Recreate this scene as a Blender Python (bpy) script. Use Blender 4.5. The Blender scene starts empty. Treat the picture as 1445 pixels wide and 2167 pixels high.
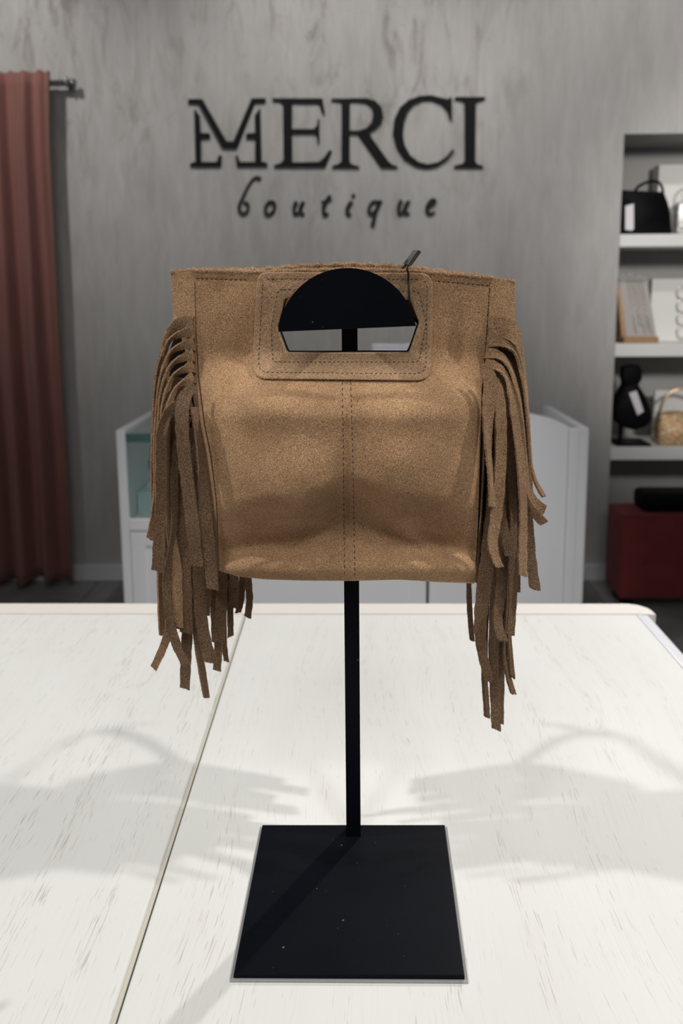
import bpy, bmesh, math, random
import numpy as np
from mathutils import Matrix, Vector

random.seed(7)
rng = np.random.default_rng(11)
sc = bpy.context.scene
COL = sc.collection

# ------------------------------------------------------------------ camera
F_PX, CX, CY = 1700.0, 722.5, 877.0
W_PX, H_PX = 1445.0, 2167.0
CAM_LOC = Vector((0.0, 0.0, 1.40))
R3 = (Matrix.Rotation(math.radians(1.12), 3, 'Z') @
      Matrix.Rotation(math.radians(90 - 8.6), 3, 'X') @
      Matrix.Rotation(math.radians(-0.4), 3, 'Z'))
cam_d = bpy.data.cameras.new('camera')
cam = bpy.data.objects.new('camera', cam_d)
COL.objects.link(cam)
cam.matrix_world = Matrix.Translation(CAM_LOC) @ R3.to_4x4()
cam_d.sensor_fit = 'VERTICAL'
cam_d.sensor_height = 36.0
cam_d.sensor_width = 36.0 * W_PX / H_PX
cam_d.lens = F_PX / H_PX * 36.0
cam_d.shift_x = (W_PX / 2 - CX) / H_PX
cam_d.shift_y = -(H_PX / 2 - CY) / H_PX
cam_d.clip_start = 0.02
cam_d.dof.use_dof = True
cam_d.dof.focus_distance = 0.645
cam_d.dof.aperture_fstop = 6.8
sc.camera = cam

# ------------------------------------------------------------------ light
world = bpy.data.worlds.new('world')
sc.world = world
world.use_nodes = True
bg = world.node_tree.nodes['Background']
bg.inputs['Color'].default_value = (0.96, 0.98, 1.0, 1)
bg.inputs['Strength'].default_value = 0.075

def spot(name, loc, target, watts, deg=60, blend=0.6, radius=0.03, color=(1, 0.95, 0.88)):
    d = bpy.data.lights.new(name, 'SPOT')
    d.energy = watts
    d.spot_size = math.radians(deg)
    d.spot_blend = blend
    d.shadow_soft_size = radius
    d.color = color
    o = bpy.data.objects.new(name, d)
    COL.objects.link(o)
    o.location = loc
    o.rotation_euler = (Vector(target) - Vector(loc)).to_track_quat('-Z', 'Y').to_euler()
    return o

def panel(name, loc, target, watts, sx, sy, color=(1, 0.97, 0.94)):
    d = bpy.data.lights.new(name, 'AREA')
    d.shape = 'RECTANGLE'; d.size = sx; d.size_y = sy
    d.energy = watts; d.color = color
    o = bpy.data.objects.new(name, d)
    COL.objects.link(o)
    o.location = loc
    o.rotation_euler = (Vector(target) - Vector(loc)).to_track_quat('-Z', 'Y').to_euler()
    return o

# track spots over the counter: left, right, right rear
spot('track_spot', (-1.62, 0.47, 2.84), (0.0, 0.95, 0.95), 99, color=(1, 0.975, 0.94))
spot('track_spot', (1.62, 0.47, 2.84), (0.0, 0.95, 0.95), 99, color=(1, 0.965, 0.93))
spot('track_spot', (1.32, 2.86, 2.88), (0.0, 0.85, 0.95), 170, color=(1, 0.97, 0.94))
# wide soft fill added above and behind the viewer to brighten the bag front
panel('front_fill_panel', (0.0, -1.3, 3.1), (0.0, 0.65, 1.2), 22, 2.4, 0.8)
# narrow fill spots added to lift the front of the bag
for x in (-0.5, 0.5):
    spot('bag_fill_spot', (x, -0.55, 2.98), (0.0, 0.62, 1.205), 22, deg=13, blend=1.0, radius=0.10, color=(1, 0.965, 0.92))
# spots for the reception counter and for the shelf alcove
spot('counter_spot', (0.0, 0.95, 3.1), (0.0, 2.64, 0.62), 172, deg=42, blend=0.9, color=(0.97, 0.98, 1))
spot('alcove_spot', (1.75, 0.0, 2.5), (1.85, 4.05, 1.45), 280, deg=31, blend=0.7, radius=0.22, color=(1, 0.965, 0.93))
# wall washers under the ceiling
for x, w in ((-1.75, 90), (-0.15, 88), (1.15, 74)):
    spot('wall_washer', (x, 2.25, 3.35), (x, 3.8, 2.25), w, deg=70, blend=1.0, radius=0.06, color=(1, 0.965, 0.93))

sc.view_settings.view_transform = 'Standard'
sc.view_settings.look = 'None'
sc.view_settings.exposure = 0.0
sc.view_settings.gamma = 1.0
sc.view_settings.use_curve_mapping = False

# ------------------------------------------------------------------ pixel <-> place
def ray(px, py):
    return R3 @ Vector(((px - CX) / F_PX, -(py - CY) / F_PX, -1.0))
def P(px, py, Y):                         # the point seen there on the upright plane y = Y
    d = ray(px, py)
    return CAM_LOC + d * (Y / d.y)
def T(px, py, Z=0.9):                     # the point seen there on the level plane z = Z
    d = ray(px, py)
    return CAM_LOC + d * ((Z - CAM_LOC.z) / d.z)
R3i = R3.transposed()
def proj(p):
    l = R3i @ (Vector(p) - CAM_LOC)
    return (CX + F_PX * l.x / -l.z, CY - F_PX * l.y / -l.z)

# ------------------------------------------------------------------ materials
def mat(name, color, rough=0.5, metal=0.0, spec=0.5, sheen=0.0, trans=0.0, ior=1.45):
    m = bpy.data.materials.new(name)
    m.use_nodes = True
    b = m.node_tree.nodes['Principled BSDF']
    b.inputs['Base Color'].default_value = (*color, 1)
    b.inputs['Roughness'].default_value = rough
    b.inputs['Metallic'].default_value = metal
    b.inputs['Specular IOR Level'].default_value = spec
    b.inputs['Sheen Weight'].default_value = sheen
    b.inputs['Transmission Weight'].default_value = trans
    b.inputs['IOR'].default_value = ior
    return m

class NT:
    def __init__(s, m):
        s.t = m.node_tree; s.n = s.t.nodes; s.l = s.t.links
        s.b = s.n['Principled BSDF']
    def add(s, kind, **kw):
        nd = s.n.new(kind)
        for k, v in kw.items():
            setattr(nd, k, v)
        return nd
    def coord(s, scale=(1, 1, 1), rot=(0, 0, 0), out='Object'):
        tc = s.add('ShaderNodeTexCoord'); mp = s.add('ShaderNodeMapping')
        mp.inputs['Scale'].default_value = scale
        mp.inputs['Rotation'].default_value = rot
        s.l.new(tc.outputs[out], mp.inputs['Vector'])
        return mp.outputs['Vector']
    def noise(s, vec, scale, detail=2.0, rough=0.5, dist=0.0):
        nd = s.add('ShaderNodeTexNoise')
        nd.inputs['Scale'].default_value = scale
        nd.inputs['Detail'].default_value = detail
        nd.inputs['Roughness'].default_value = rough
        nd.inputs['Distortion'].default_value = dist
        s.l.new(vec, nd.inputs['Vector'])
        return nd.outputs['Fac']
    def ramp(s, fac, stops):
        r = s.add('ShaderNodeValToRGB')
        e = r.color_ramp.elements
        while len(e) < len(stops):
            e.new(0.5)
        for el, (p, c) in zip(e, stops):
            el.position = p
            el.color = (*c, 1) if len(c) == 3 else c
        s.l.new(fac, r.inputs['Fac'])
        return r.outputs['Color']
    def mix(s, fac, a, b, mode='MIX'):
        m = s.add('ShaderNodeMix', data_type='RGBA', blend_type=mode)
        for sock, v in ((m.inputs['Factor'], fac), (m.inputs['A'], a), (m.inputs['B'], b)):
            pass
        fs = [i for i in m.inputs if i.name == 'Factor' and i.type == 'VALUE'][0]
        As = [i for i in m.inputs if i.name == 'A' and i.type == 'RGBA'][0]
        Bs = [i for i in m.inputs if i.name == 'B' and i.type == 'RGBA'][0]
        for sock, v in ((fs, fac), (As, a), (Bs, b)):
            if isinstance(v, (int, float)):
                sock.default_value = v
            elif isinstance(v, tuple):
                sock.default_value = (*v, 1)
            else:
                s.l.new(v, sock)
        return [o for o in m.outputs if o.type == 'RGBA'][0]
    def math(s, op, a, b=0.0):
        nd = s.add('ShaderNodeMath', operation=op)
        for i, v in enumerate((a, b)):
            if isinstance(v, (int, float)):
                nd.inputs[i].default_value = v
            else:
                s.l.new(v, nd.inputs[i])
        return nd.outputs[0]
    def bump(s, h, strength=0.3, dist=0.001):
        nd = s.add('ShaderNodeBump')
        nd.inputs['Strength'].default_value = strength
        nd.inputs['Distance'].default_value = dist
        s.l.new(h, nd.inputs['Height'])
        s.l.new(nd.outputs['Normal'], s.b.inputs['Normal'])
    def color(s, c):
        s.l.new(c, s.b.inputs['Base Color'])

# grey decorative plaster with vertical trowel streaks and brownish worn patches
M_wall = mat('grey_plaster', (0.4, 0.39, 0.38), 0.62, spec=0.35)
k = NT(M_wall)
streak = k.noise(k.coord((7, 7, 1.6)), 1.0, 6, 0.62, 0.4)
fine = k.noise(k.coord((38, 38, 6)), 1.0, 4, 0.6)
big = k.noise(k.coord((1.1, 1.1, 0.9)), 1.0, 3, 0.5)
patch = k.noise(k.coord((12, 12, 3.6)), 1.0, 5, 0.72, 0.8)
base = k.ramp(streak, [(0.3, (0.385, 0.373, 0.362)), (0.7, (0.475, 0.462, 0.450))])
base = k.mix(k.math('MULTIPLY', k.ramp(fine, [(0.45, (0, 0, 0)), (0.72, (1, 1, 1))]), 0.5), base, (0.53, 0.52, 0.51))
upper = k.add('ShaderNodeSeparateXYZ'); k.l.new(k.coord(), upper.inputs[0])
hz = k.math('MULTIPLY', k.math('SUBTRACT', upper.outputs['Z'], 1.2), 0.62)      # the wear thins out lower down
pm = k.math('MULTIPLY', k.ramp(patch, [(0.50, (0, 0, 0)), (0.66, (1, 1, 1))]), k.ramp(big, [(0.30, (0.15, 0.15, 0.15)), (0.52, (1, 1, 1))]))
cl = k.add('ShaderNodeClamp'); k.l.new(hz, cl.inputs[0]); cl.inputs['Min'].default_value = 0.12
pm = k.math('MULTIPLY', pm, cl.outputs[0])
side = k.ramp(upper.outputs['X'], [(0.45, (1, 1, 1)), (0.9, (0.12, 0.12, 0.12))])           # the right end is plainer plaster
pm = k.math('MULTIPLY', pm, side)
k.color(k.mix(k.math('MULTIPLY', pm, 0.78), base, (0.19, 0.165, 0.145)))
k.bump(k.math('ADD', streak, k.math('MULTIPLY', fine, 0.5)), 0.25, 0.004)

M_smooth = mat('smooth_grey_paint', (0.40, 0.385, 0.37), 0.6)
k = NT(M_smooth); n = k.noise(k.coord((2, 2, 2)), 1.5, 4)
k.color(k.ramp(n, [(0.3, (0.36, 0.35, 0.335)), (0.7, (0.43, 0.415, 0.40))]))

M_tile = mat('dark_floor_tile', (0.10, 0.10, 0.10), 0.45)
k = NT(M_tile); n = k.noise(k.coord((3, 3, 3)), 2.0, 5)
k.color(k.ramp(n, [(0.3, (0.21, 0.205, 0.20)), (0.75, (0.30, 0.294, 0.285))]))
M_grout = mat('dark_grout', (0.05, 0.05, 0.048), 0.9)
M_white = mat('white_lacquer', (0.72, 0.72, 0.735), 0.4)
k = NT(M_white); n = k.noise(k.coord((1, 1, 1)), 3.0, 2)
k.color(k.ramp(n, [(0.3, (0.70, 0.70, 0.715)), (0.7, (0.74, 0.74, 0.755))]))
M_base = mat('baseboard_white', (0.62, 0.62, 0.64), 0.45)
M_shelf = mat('shelf_white', (0.74, 0.735, 0.72), 0.45)
M_black = mat('black_powder_coat', (0.004, 0.005, 0.008), 0.45, spec=0.09)
k = NT(M_black)
n = k.noise(k.coord((1, 1, 1)), 900, 2); d = k.noise(k.coord((1, 1, 1)), 260.0, 1, 0.3)
big = k.noise(k.coord((1, 1, 1)), 14, 3)
k.color(k.mix(k.ramp(d, [(0.80, (0, 0, 0)), (0.825, (1, 1, 1))]), k.ramp(big, [(0.35, (0.003, 0.0038, 0.0065)), (0.7, (0.0045, 0.0053, 0.0085))]), (0.12, 0.12, 0.12)))
k.bump(n, 0.12, 0.0004)
M_sign = mat('black_sign', (0.008, 0.0085, 0.009), 0.6, spec=0.15)
M_signgrey = mat('dark_grey_sign', (0.022, 0.024, 0.025), 0.6, spec=0.2)
M_clear = mat('clear_plastic_pad', (0.66, 0.67, 0.66), 0.3)
M_clear.node_tree.nodes['Principled BSDF'].inputs['Alpha'].default_value = 0.32
M_cord = mat('black_cord', (0.012, 0.012, 0.012), 0.6)
M_tagp = mat('black_tag_plastic', (0.045, 0.045, 0.047), 0.35)
M_glass = mat('green_tinted_glass', (0.86, 0.95, 0.93), 0.03, trans=1.0, ior=1.42)
M_glassedge = mat('dark_green_glass_edge', (0.06, 0.13, 0.12), 0.2)
M_metal = mat('satin_metal', (0.28, 0.28, 0.28), 0.35, 0.9)
M_trim = mat('pale_aluminium_trim', (0.80, 0.81, 0.86), 0.3, 0.25)
M_blackcloth = mat('black_leather', (0.003, 0.003, 0.0035), 0.6, spec=0.12)
M_paper = mat('white_card', (0.78, 0.775, 0.75), 0.6)
M_tagw = mat('white_paper_tag', (0.72, 0.70, 0.72), 0.5)
M_tan = mat('tan_leather', (0.36, 0.21, 0.10), 0.55)
k = NT(M_tan); n = k.noise(k.coord(), 60, 3)
k.color(k.ramp(n, [(0.3, (0.32, 0.185, 0.09)), (0.7, (0.42, 0.25, 0.125))]))
M_greyvelvet = mat('grey_velvet', (0.40, 0.375, 0.355), 0.8, sheen=0.3)
M_silver = mat('silver_chain', (0.62, 0.59, 0.55), 0.3, 0.8)
M_gold = mat('gold_ring', (0.72, 0.52, 0.34), 0.3, 0.9)
M_screen = mat('pale_lilac_panel', (0.46, 0.44, 0.48), 0.5)
M_aqua = mat('pale_aqua_box', (0.52, 0.66, 0.66), 0.5)
M_pouf = mat('red_velvet', (0.17, 0.028, 0.026), 0.85, sheen=0.06)
k = NT(M_pouf); n = k.noise(k.coord(), 9, 4)
k.color(k.ramp(n, [(0.3, (0.17, 0.024, 0.025)), (0.7, (0.225, 0.034, 0.033))]))
M_curtain = mat('dusty_rose_velvet', (0.165, 0.072, 0.060), 0.9, sheen=0.08)
k = NT(M_curtain); n = k.noise(k.coord((4, 4, 0.8)), 3, 4)
k.color(k.ramp(n, [(0.3, (0.225, 0.098, 0.084)), (0.7, (0.285, 0.125, 0.107))]))
M_lining = mat('beige_curtain_lining', (0.20, 0.12, 0.09), 0.85)
M_glitter = mat('gold_glitter', (0.5, 0.33, 0.17), 0.5, 0.15)
k = NT(M_glitter)
v = k.add('ShaderNodeTexVoronoi'); v.inputs['Scale'].default_value = 90
k.l.new(k.coord(), v.inputs['Vector'])
sp = k.add('ShaderNodeSeparateColor'); k.l.new(v.outputs['Color'], sp.inputs[0])
k.color(k.ramp(sp.outputs[0], [(0.0, (0.42, 0.27, 0.14)), (0.55, (0.50, 0.32, 0.17)), (0.75, (0.62, 0.52, 0.26)), (0.9, (0.80, 0.36, 0.20)), (1.0, (0.85, 0.75, 0.62))]))
M_sparkle = mat('grey_sparkle', (0.42, 0.41, 0.40), 0.35, 0.4)
k = NT(M_sparkle)
v = k.add('ShaderNodeTexVoronoi'); v.inputs['Scale'].default_value = 110
k.l.new(k.coord(), v.inputs['Vector'])
sp = k.add('ShaderNodeSeparateColor'); k.l.new(v.outputs['Color'], sp.inputs[0])
k.color(k.ramp(sp.outputs[0], [(0.0, (0.33, 0.32, 0.31)), (0.8, (0.45, 0.44, 0.42)), (0.95, (0.85, 0.84, 0.8))]))

# white painted open-pored oak, grain running away from the viewer
def wood(name, curve, seed, dens, pstr):
    m = mat(name, (0.80, 0.79, 0.75), 0.5, spec=0.25)
    k = NT(m)
    off = k.add('ShaderNodeMapping'); off.inputs['Location'].default_value = (seed, seed * 2.3, 0)
    tc = k.add('ShaderNodeTexCoord'); k.l.new(tc.outputs['Object'], off.inputs['Vector'])
    vec = off.outputs['Vector']
    warp = k.add('ShaderNodeTexNoise'); warp.inputs['Scale'].default_value = 3.2; warp.inputs['Detail'].default_value = 1.5
    k.l.new(vec, warp.inputs['Vector'])
    sub = k.add('ShaderNodeVectorMath', operation='SUBTRACT'); k.l.new(warp.outputs['Color'], sub.inputs[0]); sub.inputs[1].default_value = (0.5, 0.5, 0.5)
    scl = k.add('ShaderNodeVectorMath', operation='MULTIPLY'); k.l.new(sub.outputs[0], scl.inputs[0]); scl.inputs[1].default_value = (curve, 0, 0)
    add = k.add('ShaderNodeVectorMath', operation='ADD'); k.l.new(vec, add.inputs[0]); k.l.new(scl.outputs[0], add.inputs[1])
    def mapped(sx, sy):
        mp = k.add('ShaderNodeMapping'); mp.inputs['Scale'].default_value = (sx, sy, 1)
        k.l.new(add.outputs[0], mp.inputs['Vector']); return mp.outputs['Vector']
    pores = k.noise(mapped(820, 30), 1.0, 2.0, 0.55)
    ring = k.noise(mapped(46, 1.6), 1.0, 2.0, 0.5)
    tone = k.noise(mapped(9, 3), 1.0, 3.0, 0.6)
    hair = k.noise(mapped(900, 12), 1.0, 1.0, 0.5)
    thr = k.math('ADD', pores, k.math('MULTIPLY', k.math('SUBTRACT', ring, 0.5), 0.42))
    pore = k.ramp(thr, [(dens, (0, 0, 0)), (dens + 0.045, (1, 1, 1))])
    soft = k.ramp(k.math('ADD', hair, k.math('MULTIPLY', k.math('SUBTRACT', ring, 0.5), 0.3)), [(0.56, (0, 0, 0)), (0.8, (1, 1, 1))])
    paint = k.ramp(tone, [(0.3, (0.725, 0.725, 0.700)), (0.7, (0.76, 0.762, 0.745))])
    paint = k.mix(k.math('MULTIPLY', soft, 0.35), paint, (0.59, 0.565, 0.52))
    k.color(k.mix(k.math('MULTIPLY', pore, pstr), paint, (0.38, 0.35, 0.31)))
    h = k.math('SUBTRACT', k.math('MULTIPLY', hair, 0.25), pore)
    k.bump(h, 0.35, 0.0006)
    return m
M_woodl = wood('white_painted_oak', 0.012, 3.1, 0.640, 0.46)
M_woodr = wood('white_painted_oak_crown_cut', 0.075, 8.4, 0.672, 0.42)
M_edge = mat('cream_edge_paint', (0.80, 0.765, 0.715), 0.4)
M_joint = mat('greenish_joint_strip', (0.55, 0.535, 0.45), 0.5)

# suede: fine nap of changing tone
def suede(name, dark, light, fibre=False):
    m = mat(name, light, 0.9, spec=0.12, sheen=0.12)
    k = NT(m)
    k.b.inputs['Sheen Roughness'].default_value = 0.5
    k.b.inputs['Sheen Tint'].default_value = (0.95, 0.8, 0.62, 1)
    vec = k.coord()
    grain = k.noise(vec, 1250, 3, 0.7)
    cloud = k.noise(vec, 17, 4, 0.6)
    g = k.ramp(grain, [(0.33, dark), (0.66, light)])
    c2 = k.ramp(cloud, [(0.3, (0.72, 0.68, 0.64)), (0.7, (1.14, 1.13, 1.10))])
    k.color(k.mix(1.0, g, c2, 'MULTIPLY'))
    if not fibre:
        k.bump(grain, 0.8, 0.0012)
    return m
M_suede = suede('brown_suede', (0.16, 0.083, 0.041), (0.87, 0.56, 0.325))
M_nap = suede('brown_suede_fibre', (0.28, 0.155, 0.080), (0.92, 0.64, 0.385), True)
M_patch = suede('pale_brown_suede', (0.14, 0.09, 0.060), (0.64, 0.46, 0.325))
M_fringe = suede('shaded_suede', (0.11, 0.06, 0.033), (0.62, 0.40, 0.24))  # same leather as the front, darkened for shade on the strands
M_fringe2 = suede('deep_shaded_suede', (0.055, 0.032, 0.019), (0.325, 0.208, 0.13))  # deeper shaded copy of that leather for the lower and rear strands
M_frnap2 = suede('deep_shaded_suede_fibre', (0.10, 0.062, 0.038), (0.52, 0.355, 0.23), True)
M_frnap = suede('shaded_suede_fibre', (0.18, 0.105, 0.06), (0.78, 0.53, 0.335), True)
M_lin_shade = mat('black_lining_and_shade', (0.010, 0.009, 0.008), 0.95, spec=0.03)  # hole lining, also the black that stands for shade around the fringe
M_thread = mat('dark_brown_thread', (0.085, 0.052, 0.032), 0.8)

# ------------------------------------------------------------------ builders
def link(o, parent=None):
    COL.objects.link(o)
    if parent is not None:
        o.parent = parent
    return o
def origin_of(parent):
    v = Vector((0, 0, 0))
    while parent is not None:
        v += parent.location; parent = parent.parent
    return v
def meshobj(name, verts, faces, m, parent=None, smooth=False, loc=None):
    """verts in world space; the object sits at loc (or at its parent's origin)"""
    org = origin_of(parent)
    me = bpy.data.meshes.new(name)
    l = Vector(loc) - org if loc is not None else Vector((0, 0, 0))
    base = org + l
    me.from_pydata([tuple(Vector(v) - base) for v in verts], [], faces)
    me.validate()
    for mm in (m if isinstance(m, list) else [m]):
        me.materials.append(mm)
    if smooth:
        me.polygons.foreach_set('use_smooth', [True] * len(me.polygons))
    o = link(bpy.data.objects.new(name, me), parent)
    o.location = l
    return o
def bmobj(name, bm, m, parent=None, smooth=False, loc=None):
    bm.verts.ensure_lookup_table(); bm.verts.index_update()
    bmesh.ops.recalc_face_normals(bm, faces=bm.faces[:])
    v = [x.co.copy() for x in bm.verts]
    f = [[q.index for q in fc.verts] for fc in bm.faces]
    bm.free()
    return meshobj(name, v, f, m, parent, smooth, loc)
def thing(name, label, cat, loc, group=None):
    o = link(bpy.data.objects.new(name, None))
    o.empty_display_size = 0.02
    o.location = loc
    return tag(o, label, cat, group)
def tag(o, label, cat, group=None):
    o['label'] = label; o['category'] = cat
    if group: o['group'] = group
    return o
def struct(o):
    o['kind'] = 'structure'; return o
def stuff(o):
    o['kind'] = 'stuff'; return o

def add_box(bm, x0, x1, y0, y1, z0, z1, bev=0.0, seg=2):
    r = bmesh.ops.create_cube(bm, size=1.0)
    vs = r['verts']
    for v in vs:
        v.co = Vector((x0 + (v.co.x + .5) * (x1 - x0), y0 + (v.co.y + .5) * (y1 - y0), z0 + (v.co.z + .5) * (z1 - z0)))
    if bev:
        es = list({e for v in vs for e in v.link_edges})
        bmesh.ops.bevel(bm, geom=es, offset=bev, segments=seg, profile=0.5, affect='EDGES')
def box(name, x0, x1, y0, y1, z0, z1, m, parent=None, bev=0.0, loc=None):
    bm = bmesh.new(); add_box(bm, x0, x1, y0, y1, z0, z1, bev)
    return bmobj(name, bm, m, parent, False, loc)
def add_prism(bm, front, back, bev=0.0):
    """two matching loops of world points joined into a solid"""
    a = [bm.verts.new(p) for p in front]; b = [bm.verts.new(p) for p in back]
    n = len(a)
    f1 = bm.faces.new(a); bm.faces.new(list(reversed(b)))
    for i in range(n):
        bm.faces.new((a[i], b[i], b[(i + 1) % n], a[(i + 1) % n]))
    if bev:
        es = list(f1.edges)
        bmesh.ops.bevel(bm, geom=es, offset=bev, segments=3, profile=0.5, affect='EDGES')
def px_prism(bm, pts, Y, thick, bev=0.0, fill=None):
    """outline seen at plane y=Y, given real thickness straight back along y"""
    fr = [P(x, y, Y) for x, y in pts]
    add_prism(bm, fr, [p + Vector((0, thick, 0)) for p in fr], bev)
def tri(bm):
    bm.normal_update()
    bmesh.ops.triangulate(bm, faces=[f for f in bm.faces if len(f.verts) > 4])
def catmull(pts, n):
    pts = [np.array(p, float) for p in pts]
    p = [2 * pts[0] - pts[1]] + pts + [2 * pts[-1] - pts[-2]]
    out = []
    segs = len(pts) - 1
    for i in range(n):
        t = i / (n - 1) * segs
        s = min(int(t), segs - 1); t -= s
        a, b, c, d = p[s:s + 4]
        out.append(0.5 * ((2 * b) + (-a + c) * t + (2 * a - 5 * b + 4 * c - d) * t * t + (-a + 3 * b - 3 * c + d) * t ** 3))
    return out
def tube(bm, pts, r, sides=8, closed=False, caps=True):
    pts = [Vector(p) for p in pts]; n = len(pts)
    rings = []; up = None
    for i, p in enumerate(pts):
        a = pts[(i - 1) % n] if (closed or i) else pts[i]
        b = pts[(i + 1) % n] if (closed or i < n - 1) else pts[i]
        d = (b - a).normalized()
        if up is None:
            up = d.orthogonal().normalized()
        up = (up - d * up.dot(d)).normalized()
        sd = d.cross(up)
        rr = r[i] if isinstance(r, (list, tuple)) else r
        rings.append([bm.verts.new(p + (up * math.cos(2 * math.pi * j / sides) + sd * math.sin(2 * math.pi * j / sides)) * rr) for j in range(sides)])
    for i in range(n if closed else n - 1):
        A, B = rings[i], rings[(i + 1) % n]
        for j in range(sides):
            bm.faces.new((A[j], A[(j + 1) % sides], B[(j + 1) % sides], B[j]))
    if caps and not closed:
        bm.faces.new(rings[0][::-1]); bm.faces.new(rings[-1])
def interp(tab, x):
    return float(np.interp(x, [t[0] for t in tab], [t[1] for t in tab]))
def inside(poly, x, y):
    c = False; n = len(poly)
    for i in range(n):
        x1, y1 = poly[i]; x2, y2 = poly[(i + 1) % n]
        if (y1 > y) != (y2 > y) and x < (x2 - x1) * (y - y1) / (y2 - y1) + x1:
            c = not c
    return c
def grow(poly, d):
    cx = sum(p[0] for p in poly) / len(poly); cy = sum(p[1] for p in poly) / len(poly)
    out = []
    for x, y in poly:
        out.append((x + math.copysign(d, x - cx), y + math.copysign(d, y - cy)))
    return out

def fibres(verts, faces, count, length=0.0016, width=0.00028, lift=(0.15, 0.75), comb=None):
    """short leather fibres: thin triangles sown over a surface, numpy only"""
    V = np.array([tuple(v) for v in verts], float)
    tris = []
    for f in faces:
        for i in range(1, len(f) - 1):
            tris.append((f[0], f[i], f[i + 1]))
    Tn = np.array(tris)
    A, B, C = V[Tn[:, 0]], V[Tn[:, 1]], V[Tn[:, 2]]
    N = np.cross(B - A, C - A); ar = np.linalg.norm(N, axis=1) + 1e-15
    N = N / ar[:, None]
    idx = rng.choice(len(Tn), size=count, p=ar / ar.sum())
    r1 = np.sqrt(rng.random(count)); r2 = rng.random(count)
    pt = A[idx] * (1 - r1)[:, None] + B[idx] * (r1 * (1 - r2))[:, None] + C[idx] * (r1 * r2)[:, None]
    n = N[idx]
    rd = rng.normal(size=(count, 3))
    if comb is not None:
        rd = rd + np.array(comb)
    tg = rd - n * (rd * n).sum(1)[:, None]
    tg /= np.linalg.norm(tg, axis=1)[:, None] + 1e-9
    s = rng.uniform(lift[0], lift[1], count)
    L = length * rng.uniform(0.5, 1.3, count)
    L = np.where(rng.random(count) < 0.012, L * 2.2, L)
    tip = pt + (tg * np.sqrt(1 - s ** 2)[:, None] + n * s[:, None]) * L[:, None]
    side = np.cross(tg, n); w = width * rng.uniform(0.7, 1.3, count) * 0.5
    p1 = pt + side * w[:, None]; p2 = pt - side * w[:, None]
    out = np.empty((count * 3, 3)); out[0::3] = p1; out[1::3] = p2; out[2::3] = tip
    return out
def fibre_obj(name, out, m, parent):
    org = np.array(origin_of(parent))
    n = len(out) // 3
    me = bpy.data.meshes.new(name)
    me.vertices.add(n * 3); me.loops.add(n * 3); me.polygons.add(n)
    me.vertices.foreach_set('co', (out - org).astype(np.float32).ravel())
    me.loops.foreach_set('vertex_index', np.arange(n * 3, dtype=np.int32))
    me.polygons.foreach_set('loop_start', np.arange(0, n * 3, 3, dtype=np.int32))
    me.update(calc_edges=True)
    me.materials.append(m)
    return stuff(link(bpy.data.objects.new(name, me), parent))
def with_fibres(o, out, m):
    """append fibres to an existing mesh object (same thing, same part)"""
    me = o.data; nv = len(me.vertices)
    vs = [tuple(v.co) for v in me.vertices]; fs = [list(p.vertices) for p in me.polygons]
    sm = [p.use_smooth for p in me.polygons]
    org = np.array(origin_of(o))
    vs += [tuple(v) for v in (out - org)]
    nf = len(out) // 3
    fs += [[nv + 3 * i, nv + 3 * i + 1, nv + 3 * i + 2] for i in range(nf)]
    new = bpy.data.meshes.new(me.name)
    new.from_pydata(vs, [], fs)
    new.materials.append(me.materials[0]); new.materials.append(m)
    new.polygons.foreach_set('use_smooth', sm + [False] * nf)
    new.polygons.foreach_set('material_index', [0] * len(sm) + [1] * nf)
    o.data = new

# ================================================================== ROOM
YW = 3.80
ALC = 0.36
floor = struct(box('floor', -4.2, 3.6, -1.5, YW + 0.6, -0.12, -0.006, M_grout))
tile_me = None
TS = 0.60
for ix in range(-5, 5):
    for iy in range(0, 5):
        cx = ix * TS + 0.22; cy = YW + 0.36 - (iy + 0.5) * TS
        if tile_me is None:
            o = box('tile', cx - TS / 2 + .003, cx + TS / 2 - .003, cy - TS / 2 + .003, cy + TS / 2 - .003, -0.006, 0.0, M_tile, floor, 0.0015, (cx, cy, 0))
            tile_me = o.data
        else:
            o = bpy.data.objects.new('tile', tile_me); link(o, floor); o.location = (cx, cy, 0)

xa0 = P(1306, 620, YW).x                        # left jamb of the shelf alcove
xa1 = xa0 + 1.25
za1 = P(1380, 283, YW).z
bm = bmesh.new()
add_box(bm, -4.2, xa0, YW, YW + 0.12, 0, 3.4)
add_box(bm, xa1, 3.6, YW, YW + 0.12, 0, 3.4)
add_box(bm, xa0, xa1, YW, YW + 0.12, za1, 3.4)
struct(bmobj('wall_back', bm, M_wall))
bm = bmesh.new()
add_box(bm, xa0 - 0.1, xa1 + 0.1, YW + ALC, YW + ALC + 0.1, 0, za1 + 0.1)
add_box(bm, xa0 - 0.1, xa0, YW + 0.12, YW + ALC, 0, za1 + 0.1)
add_box(bm, xa1, xa1 + 0.1, YW + 0.12, YW + ALC, 0, za1 + 0.1)
add_box(bm, xa0, xa1, YW + 0.12, YW + ALC, za1, za1 + 0.1)
struct(bmobj('wall_alcove', bm, M_smooth))
bm = bmesh.new()
add_box(bm, -4.2, xa0 - 0.002, YW - 0.018, YW, 0, 0.082, 0.004)
struct(bmobj('baseboard_back', bm, M_base))

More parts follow.
